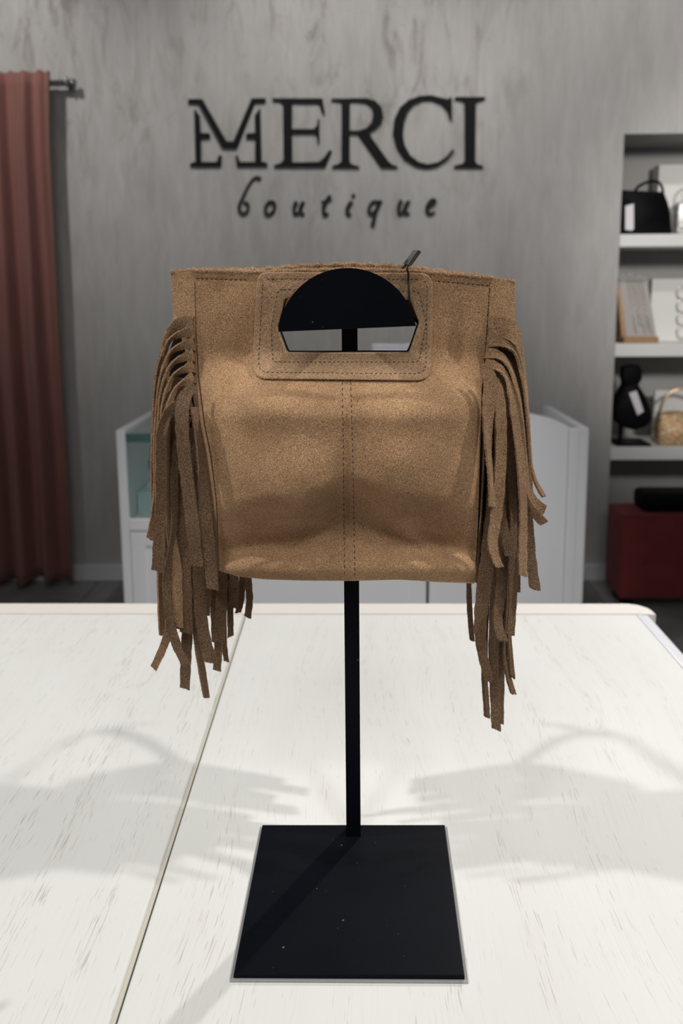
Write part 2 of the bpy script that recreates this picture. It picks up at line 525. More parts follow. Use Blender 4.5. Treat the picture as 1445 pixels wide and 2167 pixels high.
# ================================================================== WALL LETTERS
YS = YW - 0.016
def letter(parent, polys, m, Y=YS, thick=0.016):
    bm = bmesh.new()
    for pts in polys:
        px_prism(bm, pts, Y, thick)
    tri(bm)
    return bmobj('letter', bm, m, parent)
A = lambda pts: [(390 + x * .2284, 190 + y * .2284) for x, y in pts]
B_ = lambda pts: [(700 + x * .2353, 190 + y * .2353) for x, y in pts]
sign = thing('wall_sign', 'row of large black serif capital letters mounted on the grey plaster wall', 'sign', P(715, 350, YW))
letter(sign, [
    A([(35, 85), (165, 85), (390, 478), (452, 478), (622, 78), (752, 78), (752, 114), (655, 114), (488, 538), (352, 538), (128, 124), (35, 122)]),
    A([(92, 170), (140, 240), (148, 398), (232, 402), (236, 446), (150, 446), (152, 668), (298, 668), (316, 612), (345, 605), (340, 706), (50, 706), (58, 678), (104, 668)]),
    A([(702, 165), (650, 240), (655, 398), (574, 404), (570, 446), (655, 446), (655, 668), (510, 668), (494, 612), (474, 605), (490, 706), (770, 704), (765, 676), (716, 664)])], M_sign)
letter(sign, [A([(815, 78), (1280, 78), (1302, 218), (1282, 218), (1245, 120), (998, 117), (998, 362), (1198, 362), (1228, 330), (1235, 272), (1252, 272), (1252, 492), (1236, 492), (1224, 412), (1198, 400), (998, 400), (1000, 672), (1245, 668), (1300, 620), (1345, 556), (1366, 562), (1302, 710), (830, 712), (830, 696), (890, 680), (918, 650), (914, 130), (890, 104), (815, 95)])], M_sign)
letter(sign, [
    B_([(5, 78), (172, 78), (168, 640), (185, 668), (255, 688), (255, 696), (10, 696), (12, 684), (70, 665), (95, 640), (95, 112), (72, 98), (5, 94)]),
    B_([(165, 75), (320, 75), (400, 98), (455, 155), (471, 225), (452, 295), (400, 350), (310, 388), (165, 392), (165, 366), (250, 366), (320, 342), (365, 292), (380, 225), (365, 152), (320, 112), (250, 101), (165, 101)]),
    B_([(232, 384), (340, 372), (375, 440), (520, 645), (560, 676), (600, 686), (598, 696), (450, 694), (412, 640)])], M_sign)
letter(sign, [B_([(1088, 268), (1072, 268), (1050, 192), (990, 122), (905, 86), (830, 88), (752, 122), (692, 192), (657, 290), (646, 400), (666, 500), (715, 590), (790, 648), (870, 668), (960, 652), (1040, 600), (1090, 535), (1110, 545), (1050, 622), (960, 682), (860, 702), (760, 682), (660, 622), (590, 522), (555, 400), (570, 268), (620, 158), (700, 90), (800, 54), (900, 48), (1000, 72), (1052, 84), (1072, 64), (1086, 70)])], M_sign)
letter(sign, [B_([(1118, 64), (1388, 64), (1388, 78), (1322, 95), (1302, 122), (1297, 640), (1320, 670), (1372, 684), (1370, 694), (1108, 694), (1110, 682), (1180, 665), (1207, 640), (1206, 115), (1186, 92), (1118, 80)])], M_sign)

def stroke_letter(parent, strokes, ox, m):
    bm = bmesh.new()
    for pts, w in strokes:
        c = catmull([(ox + x * .1592, 360 + y * .1592) for x, y in pts], 6 * len(pts))
        ww = [float(v) for v in np.interp(np.linspace(0, 1, len(c)), np.linspace(0, 1, len(w)), w)]
        L, Rr = [], []
        for i, p in enumerate(c):
            d = c[min(i + 1, len(c) - 1)] - c[max(i - 1, 0)]
            nrm = np.array([-d[1], d[0]]) / (np.linalg.norm(d) + 1e-6) * ww[i] * .1592 / 2
            L.append(p + nrm); Rr.append(p - nrm)
        Y = YS + 0.004
        for i in range(len(c) - 1):
            px_prism(bm, [tuple(L[i]), tuple(Rr[i]), tuple(Rr[i + 1]), tuple(L[i + 1])], Y, 0.012)
    return bmobj('letter', bm, m, parent)
script = thing('wall_sign', 'spaced dark grey script lettering mounted below the row of large capitals', 'sign', P(715, 455, YW))
stroke_letter(script, [([(385, 118), (335, 96), (275, 130), (205, 240), (145, 370), (108, 455), (102, 525), (140, 578), (195, 560), (222, 490), (200, 432), (158, 440)], [50, 40, 34, 34, 38, 46, 46, 40, 40, 36, 34, 30])], 490, M_signgrey)
stroke_letter(script, [([(545, 420), (490, 430), (450, 500), (455, 570), (500, 590), (550, 550), (575, 480), (550, 422), (520, 440)], [40, 44, 40, 44, 44, 40, 40, 44, 40])], 490, M_signgrey)
stroke_letter(script, [([(860, 415), (830, 500), (840, 575), (890, 560), (945, 430)], [52, 50, 46, 34, 44]), ([(955, 415), (915, 510), (925, 575), (970, 580)], [44, 56, 50, 30])], 490, M_signgrey)
stroke_letter(script, [([(1310, 335), (1255, 420), (1218, 510), (1235, 590), (1285, 570)], [46, 54, 50, 52, 34]), ([(1190, 420), (1330, 395)], [22, 16])], 490, M_signgrey)
stroke_letter(script, [([(215, 415), (165, 490), (150, 560), (175, 592), (205, 575)], [50, 56, 50, 46, 30]), ([(255, 320), (215, 350)], [34, 34])], 710, M_signgrey)
stroke_letter(script, [([(565, 425), (500, 420), (450, 490), (445, 565), (490, 575), (545, 510), (590, 410)], [44, 40, 44, 46, 44, 40, 40]), ([(605, 400), (540, 540), (510, 650), (490, 745)], [40, 44, 50, 56])], 710, M_signgrey)
stroke_letter(script, [([(875, 400), (840, 490), (845, 575), (890, 560), (950, 430)], [52, 50, 48, 34, 44]), ([(975, 405), (925, 510), (930, 570), (985, 572)], [44, 56, 50, 30])], 710, M_signgrey)
stroke_letter(script, [([(1225, 500), (1300, 450), (1320, 405), (1275, 400), (1225, 470), (1220, 550), (1260, 580), (1320, 550)], [30, 40, 48, 46, 50, 54, 44, 24])], 710, M_signgrey)

# ================================================================== CURTAIN + ROD
YC = 3.70
zt = P(60, 152, YC).z
cx_r = [(152, 103), (300, 104), (450, 112), (700, 124), (1000, 142), (1250, 152)]
def curtain_point(s, v):
    """s 0 left .. 1 right, v 0 top .. 1 bottom"""
    z = zt + (0.03 - zt) * v
    py = 152 + v * 1092
    xr = P(interp(cx_r, py), py, YC).x
    xl = -2.35
    x = xl + (xr - xl) * s
    amp = 0.014 + 0.040 * min(1, v * 1.4)
    ph = s * 2 * math.pi * 7.55 + 0.5 * math.sin(3 * s) - 0.25 * v
    y = YC + amp * math.sin(ph) + 0.012 * math.sin(2.3 * ph + 1)
    if v > 0.98:
        z += 0.014 * math.sin(ph * 0.5)
    zz = z + (0.012 * max(0, math.sin(ph)) ** 6 if v < 0.01 else 0)
    return Vector((x, y, zz))
nu, nv = 150, 40
vs = []
for side in (0, 1):
    for j in range(nv + 1):
        for i in range(nu + 1):
            p = curtain_point(i / nu, j / nv)
            vs.append(p + Vector((0, 0.004 * side, 0)))
fs = []
K = (nu + 1) * (nv + 1)
for j in range(nv):
    for i in range(nu):
        a = j * (nu + 1) + i
        fs.append((a, a + nu + 1, a + nu + 2, a + 1)); fs.append((K + a, K + a + 1, K + a + nu + 2, K + a + nu + 1))
for i in range(nu):
    fs.append((i, i + 1, K + i + 1, K + i)); b = nv * (nu + 1) + i; fs.append((b, K + b, K + b + 1, b + 1))
for j in range(nv):
    a = j * (nu + 1); fs.append((a, K + a, K + a + nu + 1, a + nu + 1))
    b = a + nu; fs.append((b, b + nu + 1, K + b + nu + 1, K + b))
cur = thing('curtain', 'dusty rose velvet curtain hanging in folds at the left of the sign wall', 'curtain', (-1.8, YC, 0.03))
meshobj('curtain_cloth', vs, fs, M_curtain, cur, True)
bm = bmesh.new()                                      # turned-back lining along the free edge
prev = None
for j in range(nv + 1):
    p = curtain_point(1, j / nv)
    q = [bm.verts.new(p + Vector((d, e, 0))) for d, e in ((-0.006, -0.006), (0.006, -0.006), (0.006, 0.010), (-0.006, 0.010))]
    if prev:
        for t in range(4):
            bm.faces.new((prev[t], prev[(t + 1) % 4], q[(t + 1) % 4], q[t]))
    else:
        bm.faces.new(q)
    prev = q
bm.faces.new(prev[::-1])
bmobj('lining_edge', bm, M_lining, cur, True)['label'] = 'beige lining turned over the free edge'
rodz = P(125, 170, YC).z
rx = P(148, 168, YC).x
YR = YC + .05
rod = thing('curtain_rod', 'grey metal curtain rail ending beside the rose curtain', 'curtain rail', (rx, YW, rodz))
bm = bmesh.new(); tube(bm, [(-2.5, YR, rodz), (rx - .012, YR, rodz)], 0.014, 12); bmobj('rail', bm, M_metal, rod, True)
bm = bmesh.new(); tube(bm, [(rx - .012, YR, rodz), (rx + .006, YR, rodz)], 0.019, 12); bmobj('end_cap', bm, M_metal, rod, True)
bm = bmesh.new(); add_box(bm, rx - .045, rx - .02, YR, YW, rodz - .012, rodz + .012, .003); bmobj('bracket', bm, M_metal, rod)
bm = bmesh.new(); tube(bm, [(rx - .03, YR + .024 * math.cos(t), rodz + .004 + .024 * math.sin(t)) for t in np.linspace(0, 2 * math.pi, 17)[:-1]], 0.003, 6, True); bmobj('ring', bm, M_silver, rod, True)

# ================================================================== ALCOVE SHELVES
def shelf(y0, y1, label):
    zt_, zb = P(1380, y0, YW).z, P(1380, y1, YW).z
    bm = bmesh.new(); add_box(bm, xa0 + .002, xa1 - .002, YW + .004, YW + ALC - .001, zb, zt_, 0.003)
    tag(bmobj('shelf', bm, M_shelf, None, False, (xa0, YW, zb)), label, 'shelf', 'white alcove shelves')
    return zt_
z1 = shelf(495, 522, 'uppermost white shelf in the wall alcove, carrying a black handbag')
z2 = shelf(727, 755, 'middle white shelf in the wall alcove, carrying a tan jewellery stand')
z3 = shelf(947, 974, 'lowest white shelf in the wall alcove, carrying a gold glitter bag')

def soft_body(name, pts, Y, thick, m, parent, bev=0.012, zmin=None):
    bm = bmesh.new()
    fr = [P(x, y, Y) for x, y in pts]
    if zmin is not None:
        lo = min(p.z for p in fr)
        fr = [p + Vector((0, 0, zmin - lo)) for p in fr]
    bk = [p + Vector((0, thick, 0)) for p in fr]
    add_prism(bm, fr, bk)
    es = [e for e in bm.edges]
    bmesh.ops.bevel(bm, geom=es, offset=bev, segments=3, profile=0.5, affect='EDGES')
    tri(bm)
    return bmobj(name, bm, m, parent, True)

def base_at(px, Y, z):
    p = P(px, 700, Y); return (p.x, Y, z)
# black handbag on the uppermost shelf
hb = thing('black_handbag', 'plain black handbag with one arched handle and white tag on uppermost shelf', 'handbag', base_at(1368, YW + .1, z1))
soft_body('bag_body', [(1316, 398), (1362, 401), (1407, 402), (1413, 425), (1419, 450), (1424, 493), (1311, 493), (1313, 440)], YW + .05, .12, M_blackcloth, hb, .012, z1 + .0005)
bm = bmesh.new(); tube(bm, [P(x, y, YW + .09) for x, y in [tuple(q) for q in catmull([(1341, 408), (1352, 394), (1375, 384), (1393, 386), (1400, 395), (1403, 408)], 22)]], 0.007, 8); bmobj('handle', bm, M_blackcloth, hb, True)
bm = bmesh.new(); px_prism(bm, [(1323, 436), (1341, 431), (1341, 484), (1337, 488), (1323, 486)], YW + .046, .004, .001); bmobj('price_tag', bm, M_tagw, hb)['label'] = 'white hanging tag'
# boxes / cards
def card(name, label, cat, x0, x1, y0, y1, Y, thick, m, zbase, parent=None):
    a, b = P(x0, y0, Y), P(x1, y1, Y)
    bm = bmesh.new(); add_box(bm, a.x, b.x, Y, Y + thick, zbase, a.z, 0.003)
    o = bmobj(name, bm, m, parent, False, ((a.x + b.x) / 2, Y + thick / 2, zbase))
    return tag(o, label, cat) if label else o
card('white_box', 'white box standing behind the black handbag on the uppermost shelf', 'box', 1395, 1500, 348, 493, YW + .24, .08, M_paper, z1)
sb = thing('sparkly_handbag', 'grey sparkly bag at the frame edge right of the black handbag', 'handbag', base_at(1470, YW + .12, z1))
soft_body('bag_body', [(1434, 424), (1460, 418), (1500, 418), (1520, 440), (1524, 492), (1430, 492)], YW + .10, .08, M_sparkle, sb, .012, z1 + .0005)
bm = bmesh.new(); tube(bm, [P(x, y, YW + .14) for x, y in [tuple(q) for q in catmull([(1446, 430), (1450, 400), (1475, 385), (1500, 400), (1506, 430)], 18)]], .005, 8); bmobj('handle', bm, M_silver, sb, True)

# jewellery stand on the middle shelf: leaning board, tan frame, strands
js = thing('jewellery_stand', 'tan leather jewellery stand with leaning grey board and hanging chains', 'display stand', base_at(1348, YW + .1, z2))
yb, yt = YW + .045, YW + .16
def lean(px, py):
    """point on the leaning board"""
    lo, hi = P(1350, 714, yb), P(1345, 585, yt)
    f = (714 - py) / (714 - 585.0)
    return P(px, py, yb + (yt - yb) * f)
def lean_prism(name, pts, m, off, th):
    bm = bmesh.new(); d = Vector((0, -1, 0.55)).normalized()
    fr = [lean(x, y) + d * off for x, y in pts]
    add_prism(bm, fr, [p - d * th for p in fr]); return bmobj(name, bm, m, js)
lean_prism('board', [(1309, 588), (1368, 586), (1389, 714), (1323, 716)], M_greyvelvet, 0, .012)
lean_prism('side_frame', [(1304, 606), (1309, 600), (1325, 713), (1315, 715)], M_tan, .004, .03)
bm = bmesh.new(); a = P(1319, 713, yb - .02); b = P(1392, 725, yb - .02); add_box(bm, a.x, b.x, yb - .03, yb + .02, z2, a.z, .003); bmobj('ledge', bm, M_tan, js)
bm = bmesh.new()
q = [P(1305, 640, yb + .08), P(1318, 724, yb), P(1305, 724, yb + .12)]
q = [Vector((p.x, p.y, max(p.z, z2))) for p in q]
add_prism(bm, q, [p + Vector((.012, .0, 0)) for p in q]); bmobj('side_support', bm, M_tan, js)
for (x0, x1, yl) in ((1327, 1345, 704), (1334, 1354, 690), (1341, 1364, 706), (1349, 1371, 698), (1356, 1377, 706)):
    bm = bmesh.new(); d = Vector((0, -1, .55)).normalized()
    n = 16
    for i in range(n):
        f = i / (n - 1)
        c = lean(x0 + (x1 - x0) * f + (1 if i % 2 else -1), 594 + (yl - 594) * f) + d * .004
        r = bmesh.ops.create_icosphere(bm, subdivisions=1, radius=.0042)
        bmesh.ops.translate(bm, verts=r['verts'], vec=c)
    tube(bm, [lean(x0 + (x1 - x0) * f, 592 + (yl - 592) * f) + d * .003 for f in (0, .5, 1)], .0016, 5)
    bmobj('chain', bm, M_silver, js, True)
for x, y in ((1318, 582), (1334, 579), (1352, 583), (1366, 586)):
    bm = bmesh.new(); c = lean(x, y + 8)
    tube(bm, [c + Vector((0.013 * math.cos(t), 0, .016 * math.sin(t))) for t in np.linspace(0, 2 * math.pi, 13)[:-1]], .0028, 5, True)
    bmobj('earring', bm, M_silver, js, True)
wb = card('white_box', 'white box with grey chain motif beside the tan jewellery stand', 'box', 1380, 1520, 590, 724, YW + .19, .05, M_paper, z2)
for cy_ in (620, 648, 676, 704):
    bm = bmesh.new(); c = P(1443, cy_, YW + .187)
    tube(bm, [c + Vector((0.026 * math.cos(t), 0, .030 * math.sin(t))) for t in np.linspace(0, 2 * math.pi, 21)[:-1]], .0045, 6, True)
    bmobj('chain_link', bm, M_silver, wb, True)

# small black bag on its stand, lowest shelf
st = thing('small_bag_stand', 'small black metal stand under the dark bag on the lowest shelf', 'display stand', base_at(1315, YW + .12, z3))
a = P(1300, 940, YW + .06); b = P(1374, 940, YW + .06)
bm = bmesh.new(); add_box(bm, a.x, b.x, YW + .03, YW + .19, z3, z3 + .012, .002); bmobj('base_plate', bm, M_black, st)
c = P(1312, 930, YW + .14)
bm = bmesh.new(); add_box(bm, c.x - .008, c.x + .008, YW + .135, YW + .151, z3 + .012, P(1312, 790, YW + .14).z); bmobj('post', bm, M_black, st)
sbag = thing('black_pouch_bag', 'small gathered black bag with slanted white tag on a stand', 'handbag', P(1342, 905, YW + .09))
soft_body('bag_body', [(1322, 815), (1352, 812), (1366, 838), (1378, 862), (1381, 890), (1372, 903), (1345, 912), (1320, 905), (1303, 890), (1300, 868), (1309, 842)], YW + .05, .085, M_blackcloth, sbag, .016)
soft_body('knot', [(1318, 776), (1340, 772), (1357, 774), (1355, 786), (1361, 800), (1352, 816), (1322, 818), (1316, 800)], YW + .065, .05, M_blackcloth, sbag, .010)
bm = bmesh.new(); px_prism(bm, [(1331, 832), (1347, 827), (1362, 871), (1349, 879)], YW + .045, .004, .001); bmobj('price_tag', bm, M_tagw, sbag)['label'] = 'white hanging tag'
card('white_card', 'white card standing behind the gold glitter bag', 'card', 1386, 1500, 826, 942, YW + .22, .02, M_paper, z3)
gb = thing('glitter_handbag', 'gold glitter bag with round ring handle on the lowest shelf', 'handbag', base_at(1450, YW + .1, z3))
soft_body('bag_body', [(1400, 878), (1440, 883), (1490, 878), (1510, 900), (1505, 946), (1395, 946), (1393, 915)], YW + .05, .08, M_glitter, gb, .012, z3 + .0005)
bm = bmesh.new(); c = P(1446, 870, YW + .09)
tube(bm, [c + Vector((0.112 * math.cos(t), 0, .112 * math.sin(t))) for t in np.linspace(0, 2 * math.pi, 41)[:-1]], .007, 8, True); bmobj('ring_handle', bm, M_gold, gb, True)

# red pouf and the black case on it
YP = 3.42
pf = thing('red_pouf', 'dark red velvet cube pouf on the floor before the alcove', 'pouf', (P(1400, 1200, YP).x, YP + .2, 0))
a = P(1318, 1092, YP)
bm = bmesh.new(); add_box(bm, a.x, a.x + .52, YP, YP + .22, .045, a.z, .018, 3); bmobj('cushion_body', bm, M_pouf, pf, True)
bm = bmesh.new()
tube(bm, [(a.x + .006, YP + .006, a.z - .006), (a.x + .514, YP + .006, a.z - .006), (a.x + .514, YP + .214, a.z - .006), (a.x + .006, YP + .214, a.z - .006)], .006, 6, True); bmobj('piping', bm, M_pouf, pf, True)
for ux in (.05, .47):
    for uy in (.05, .17):
        bm = bmesh.new(); add_box(bm, a.x + ux - .02, a.x + ux + .02, YP + uy - .02, YP + uy + .02, 0, .045, .004); bmobj('foot', bm, M_blackcloth, pf)
c0 = P(1356, 1080, YP + .08); ztop = P(1380, 1042, YP + .08).z
bx = thing('black_case', 'flat black rounded case lying on the red pouf', 'case', (c0.x + .15, YP + .2, a.z))
bm = bmesh.new(); add_box(bm, c0.x, c0.x + .36, YP + .05, YP + .20, a.z, ztop, .024, 4); bmobj('case_body', bm, M_blackcloth, bx, True)
bm = bmesh.new(); zz = (a.z + ztop) / 2
tube(bm, [(c0.x + .02, YP + .049, zz), (c0.x + .34, YP + .049, zz)], .0025, 6); bmobj('zip', bm, M_sign, bx)

# ================================================================== DISPLAY COUNTER (behind the bag)
YF, YB = 2.64, 3.17
xl = P(253, 1000, YF).x - .006; xr = P(1243, 1000, YF).x; zc = P(253, 911, YF).z
dc = thing('display_counter', 'white reception counter with green glass display end against the wall', 'counter', ((xl + xr) / 2, (YF + YB) / 2, 0))
box('side_panel', xl, xl + .030, YF, YB, 0, zc, M_white, dc, .002)
box('side_panel', xr - .030, xr, YF, YB, 0, P(1243, 906, YF).z, M_white, dc, .002)
box('stile', xr - .064, xr - .030, YF, YF + .03, 0, P(1220, 908, YF).z, M_white, dc, .003)
zsh = P(300, 1098, YF).z; zr = P(300, 1124, YF).z
xg = P(560, 1000, YF).x
box('rail', xl + .030, xg, YF, YF + .035, zr, zsh, M_white, dc, .003)
box('display_shelf', xl + .030, xg, YF + .035, YB - .02, zr, zsh - .008, M_white, dc)
box('back_panel', xl + .030, xr - .030, YB - .018, YB, 0, zc - .10, M_white, dc)
box('partition', xg - .02, xg, YF + .035, YB - .02, zsh, zc - .02, M_white, dc)
zg = P(300, 936, YF).z
box('glass_pane', xl + .032, xg - .022, YF + .008, YF + .014, zsh, zg, M_glass, dc)['label'] = 'green tinted front pane'
box('glass_pane', xl + .032, xg - .022, YF + .008, YB - .02, zc - .022, zc - .014, M_glass, dc)['label'] = 'green tinted top pane'
box('glass_edge', xl + .032, xg - .022, YF + .004, YF + .012, zg, zc - .012, M_glassedge, dc)['label'] = 'dark green pane edge'
bm = bmesh.new(); p0 = P(290, 1044, YF + .22); p1 = P(345, 905, YF + .40)
tube(bm, [p0, p1], .010, 6); bmobj('slanted_strut', bm, M_glassedge, dc)
box('gem_tray', P(291, 1060, YF + .1).x, P(470, 1060, YF + .1).x, YF + .10, YF + .32, zsh - .008, P(300, 1042, YF + .1).z, M_aqua, dc, .003)['label'] = 'pale aqua display block inside the glass'
# lower doors with shallow frames and the arched front panel
def door(x0, x1, z0, z1):
    d = box('door', x0, x1, YF + .006, YF + .024, z0, z1, M_white, dc, .002)
    for (a_, b_, c_, e_) in ((x0, x1, z1 - .05, z1), (x0, x1, z0, z0 + .05), (x0, x0 + .05, z0 + .05, z1 - .05), (x1 - .05, x1, z0 + .05, z1 - .05)):
        box('door_frame', a_, b_, YF, YF + .006, c_, e_, M_white, d, .0015)
xgap = P(905, 1250, YF).x
door(xl + .032, xgap - .005, .05, zr - .004)
box('plinth', xl + .03, xr - .03, YF + .03, YF + .05, 0, .05, M_white, dc)
bm = bmesh.new()
top = [(tuple(q)) for q in catmull([(1206, 905), (1190, 896), (1165, 886), (1123, 876), (1060, 867), (960, 860), (860, 857), (760, 856)], 30)]
pts = [P(x, y, YF + .008) for x, y in top]
xe = pts[-1].x
fr = [Vector((xr - .066, YF + .008, .05)), Vector((xgap + .005, YF + .008, .05)), Vector((xgap + .005, YF + .008, zr)), Vector((xe, YF + .008, zr))] + pts[::-1]
fr[-1].x = xr - .066
add_prism(bm, fr, [p + Vector((0, .016, 0)) for p in fr]); tri(bm)
bmobj('arched_panel', bm, M_white, dc)
box('arched_panel', xg, xe, YF + .008, YF + .024, zr, P(760, 856, YF).z, M_white, dc)
zwt = zc - .10
box('inner_worktop', xg, xr - .030, YF + .024, YB - .018, zwt - .02, zwt, M_white, dc)
# pale flat screen standing on the worktop, glimpsed through the handle hole
YM = 2.86
a = P(787, 730, YM); xm = P(905, 730, YM).x
sn = thing('flat_screen', 'pale flat screen on the counter, glimpsed through the bag handle opening', 'screen', ((a.x + xm) / 2, YM + .02, zwt))
box('panel', a.x, xm, YM, YM + .022, zwt + .06, a.z, M_screen, sn, .003)
box('bezel', a.x, xm, YM - .002, YM + .024, a.z - .001, a.z + .0015, M_paper, sn, .001)
box('neck', (a.x + xm) / 2 - .02, (a.x + xm) / 2 + .02, YM + .022, YM + .04, zwt + .01, zwt + .12, M_metal, sn)
box('foot', (a.x + xm) / 2 - .07, (a.x + xm) / 2 + .07, YM - .04, YM + .09, zwt, zwt + .010, M_metal, sn, .002)

# ================================================================== WHITE TABLE
ZT = 0.90
tb = thing('white_table', 'white painted wooden counter table with a long board joint', 'table', (-0.1, 0.75, 0))
j1, j2 = T(516.5, 1303), T(238, 2167)
jd = (j2 - j1); jf = lambda y: j1 + jd * ((y - j1.y) / jd.y)          # the joint line as a function of depth
r1, r2 = T(1341, 1292.5), T(1441, 1407)
rd = (r2 - r1); rf = lambda y: r1 + rd * ((y - r1.y) / rd.y)
yb0 = T(722, 1299).y                                                    # front line of the back trim
yb1 = T(722, 1273).y
YNEAR = 0.30
XL = -1.15
def board(name, quad, m):
    bm = bmesh.new()
    fr = [Vector((p[0], p[1], ZT)) for p in quad]
    add_prism(bm, fr, [p - Vector((0, 0, .03)) for p in fr], .0022)
    return bmobj(name, bm, m, tb)
g = 0.0025
board('board', [(XL, YNEAR), (jf(YNEAR).x - g, YNEAR), (jf(yb0).x - g, yb0 - .001), (XL, yb0 - .001)], M_woodl)
board('board', [(jf(YNEAR).x + g, YNEAR), (rf(YNEAR).x - .001, YNEAR), (rf(yb0).x - .001, yb0 - .001), (jf(yb0).x + g, yb0 - .001)], M_woodr)
bm = bmesh.new()
fr = [Vector((jf(YNEAR).x - g, YNEAR, ZT - .0022)), Vector((jf(YNEAR).x + g * .4, YNEAR, ZT - .0022)), Vector((jf(yb0).x + g * .4, yb0 - .001, ZT - .0022)), Vector((jf(yb0).x - g, yb0 - .001, ZT - .0022))]
add_prism(bm, fr, [p - Vector((0, 0, .012)) for p in fr]); bmobj('joint_strip', bm, M_joint, tb)
# rounded nosing along the far edge and the pale edge strip on the right
def extr(name, path, profile, m):
    """profile (across, up) swept along a straight path"""
    a_, b_ = path; d = (b_ - a_).normalized(); s = Vector((d.y, -d.x, 0))
    rings = []; bm = bmesh.new()
    for q in (a_, b_):
        rings.append([bm.verts.new(q + s * u + Vector((0, 0, w))) for u, w in profile])
    n = len(profile)
    for i in range(n):
        bm.faces.new((rings[0][i], rings[0][(i + 1) % n], rings[1][(i + 1) % n], rings[1][i]))
    bm.faces.new(rings[0][::-1]); bm.faces.new(rings[1])
    return bmobj(name, bm, m, tb, False)
wd = yb1 - yb0
prof = [(0, 0.0005)] + [(-wd + .012 - .012 * math.sin(t), -.012 + .0125 * math.cos(t)) for t in np.linspace(0, math.pi / 2, 6)] + [(-wd, -.045), (0, -.045)]
bm = bmesh.new()
xr_end = rf(yb0).x + .012
path = [Vector((XL, yb0, ZT)), Vector((xr_end - .012, yb0, ZT))]
rings = []
for q, f in ((path[0], 0), (path[1], 0)) :
    rings.append([bm.verts.new(Vector((q.x, q.y - u, q.z + w))) for u, w in prof])
for t in (0.35, 0.7, 0.95):                                              # rounded far right corner
    ring = []
    for u, w in prof:
        ring.append(bm.verts.new(Vector((path[1].x + .030 * math.sin(t * math.pi / 2), yb0 + (-u) * (0.35 + 0.65 * math.cos(t * math.pi / 2)) , ZT + w - .002 * t))))
    rings.append(ring)
n = len(prof)
for A_, B2 in zip(rings[:-1], rings[1:]):
    for i in range(n):
        bm.faces.new((A_[i], A_[(i + 1) % n], B2[(i + 1) % n], B2[i]))
bm.faces.new(rings[0][::-1]); bm.faces.new(rings[-1])
bmobj('edge_trim', bm, M_edge, tb)['label'] = 'cream rounded edge along the far side'
extr('edge_trim', (rf(YNEAR), rf(yb0 - .001)), [(0.0, -.001), (.004, -.0005), (.0165, -.002), (.021, -.006), (.0225, -.012), (.0225, -.05), (0, -.05)], M_trim)['label'] = 'pale bluish metal strip along the right edge'
for nm, (x0, x1, y0, y1) in (('side_panel', (XL + .05, XL + .075, YNEAR + .06, yb0 - .03)), ('side_panel', (rf(yb0).x - .10, rf(yb0).x - .075, YNEAR + .06, yb0 - .03)),
                             ('back_panel', (XL + .075, rf(yb0).x - .10, yb0 - .055, yb0 - .03))):
    box(nm, x0, x1, y0, y1, 0, ZT - .03, M_white, tb)

# ================================================================== BAG STAND
ZP = ZT + .0012
pl = [T(555, 1745, ZP + .0035), T(941, 1745, ZP + .0035), T(983, 2064, ZP + .0035), T(494, 2061, ZP + .0035)]
ctr = sum(pl, Vector()) / 4
stand = thing('bag_stand', 'black metal display stand with square base and half round peg on white table', 'display stand', (ctr.x, ctr.y, ZT))
pd = [(p + (p - ctr) * .030) for p in pl]
for p in pd: p.z = ZT + .0012
bm = bmesh.new(); add_prism(bm, pd, [Vector((p.x, p.y, ZT)) for p in pd]); bmobj('clear_pad', bm, M_clear, stand)['label'] = 'clear plastic pad under the plate'
bm = bmesh.new(); add_prism(bm, pl, [Vector((p.x, p.y, ZP)) for p in pl], .0008); bmobj('base_plate', bm, M_black, stand)
pb = T(748, 1771, ZP + .0035); YPO = pb.y + .0065
ptop = P(739.2, 652, YPO - .0065)
hw = .0066
bm = bmesh.new()
lo = [Vector((pb.x + sx * hw, YPO + sy * hw, ZP + .0035)) for sx, sy in ((-1, -1), (1, -1), (1, 1), (-1, 1))]
hi = [Vector((ptop.x + sx * hw, YPO + sy * hw, ptop.z)) for sx, sy in ((-1, -1), (1, -1), (1, 1), (-1, 1))]
add_prism(bm, hi, lo, .0004); bmobj('post', bm, M_black, stand)
YD = 0.597                                                               # half-round end plate of the peg
cxp, cyp, rp = 734.5, 714.0, 147.0
arc = []
for t in np.linspace(math.radians(173.5), math.radians(7.5), 60):
    arc.append((cxp + rp * math.cos(t), cyp - rp * math.sin(t)))
ti = math.radians(-1.9)
rot = lambda x, y: (735 + (x - 735) * math.cos(ti) - (y - 694) * math.sin(ti), 694 + (x - 735) * math.sin(ti) + (y - 694) * math.cos(ti))
arc = [rot(*q) for q in arc]
bm = bmesh.new(); px_prism(bm, arc, YD, .004, .0006); tri(bm)
bmobj('end_plate', bm, M_black, stand)['label'] = 'half round black plate'
a, b = P(722, 640, YD + .004), P(751, 688, YD + .004)
bm = bmesh.new(); add_box(bm, a.x, b.x, YD + .004, YPO - hw, b.z, a.z, .001); bmobj('peg_arm', bm, M_black, stand)

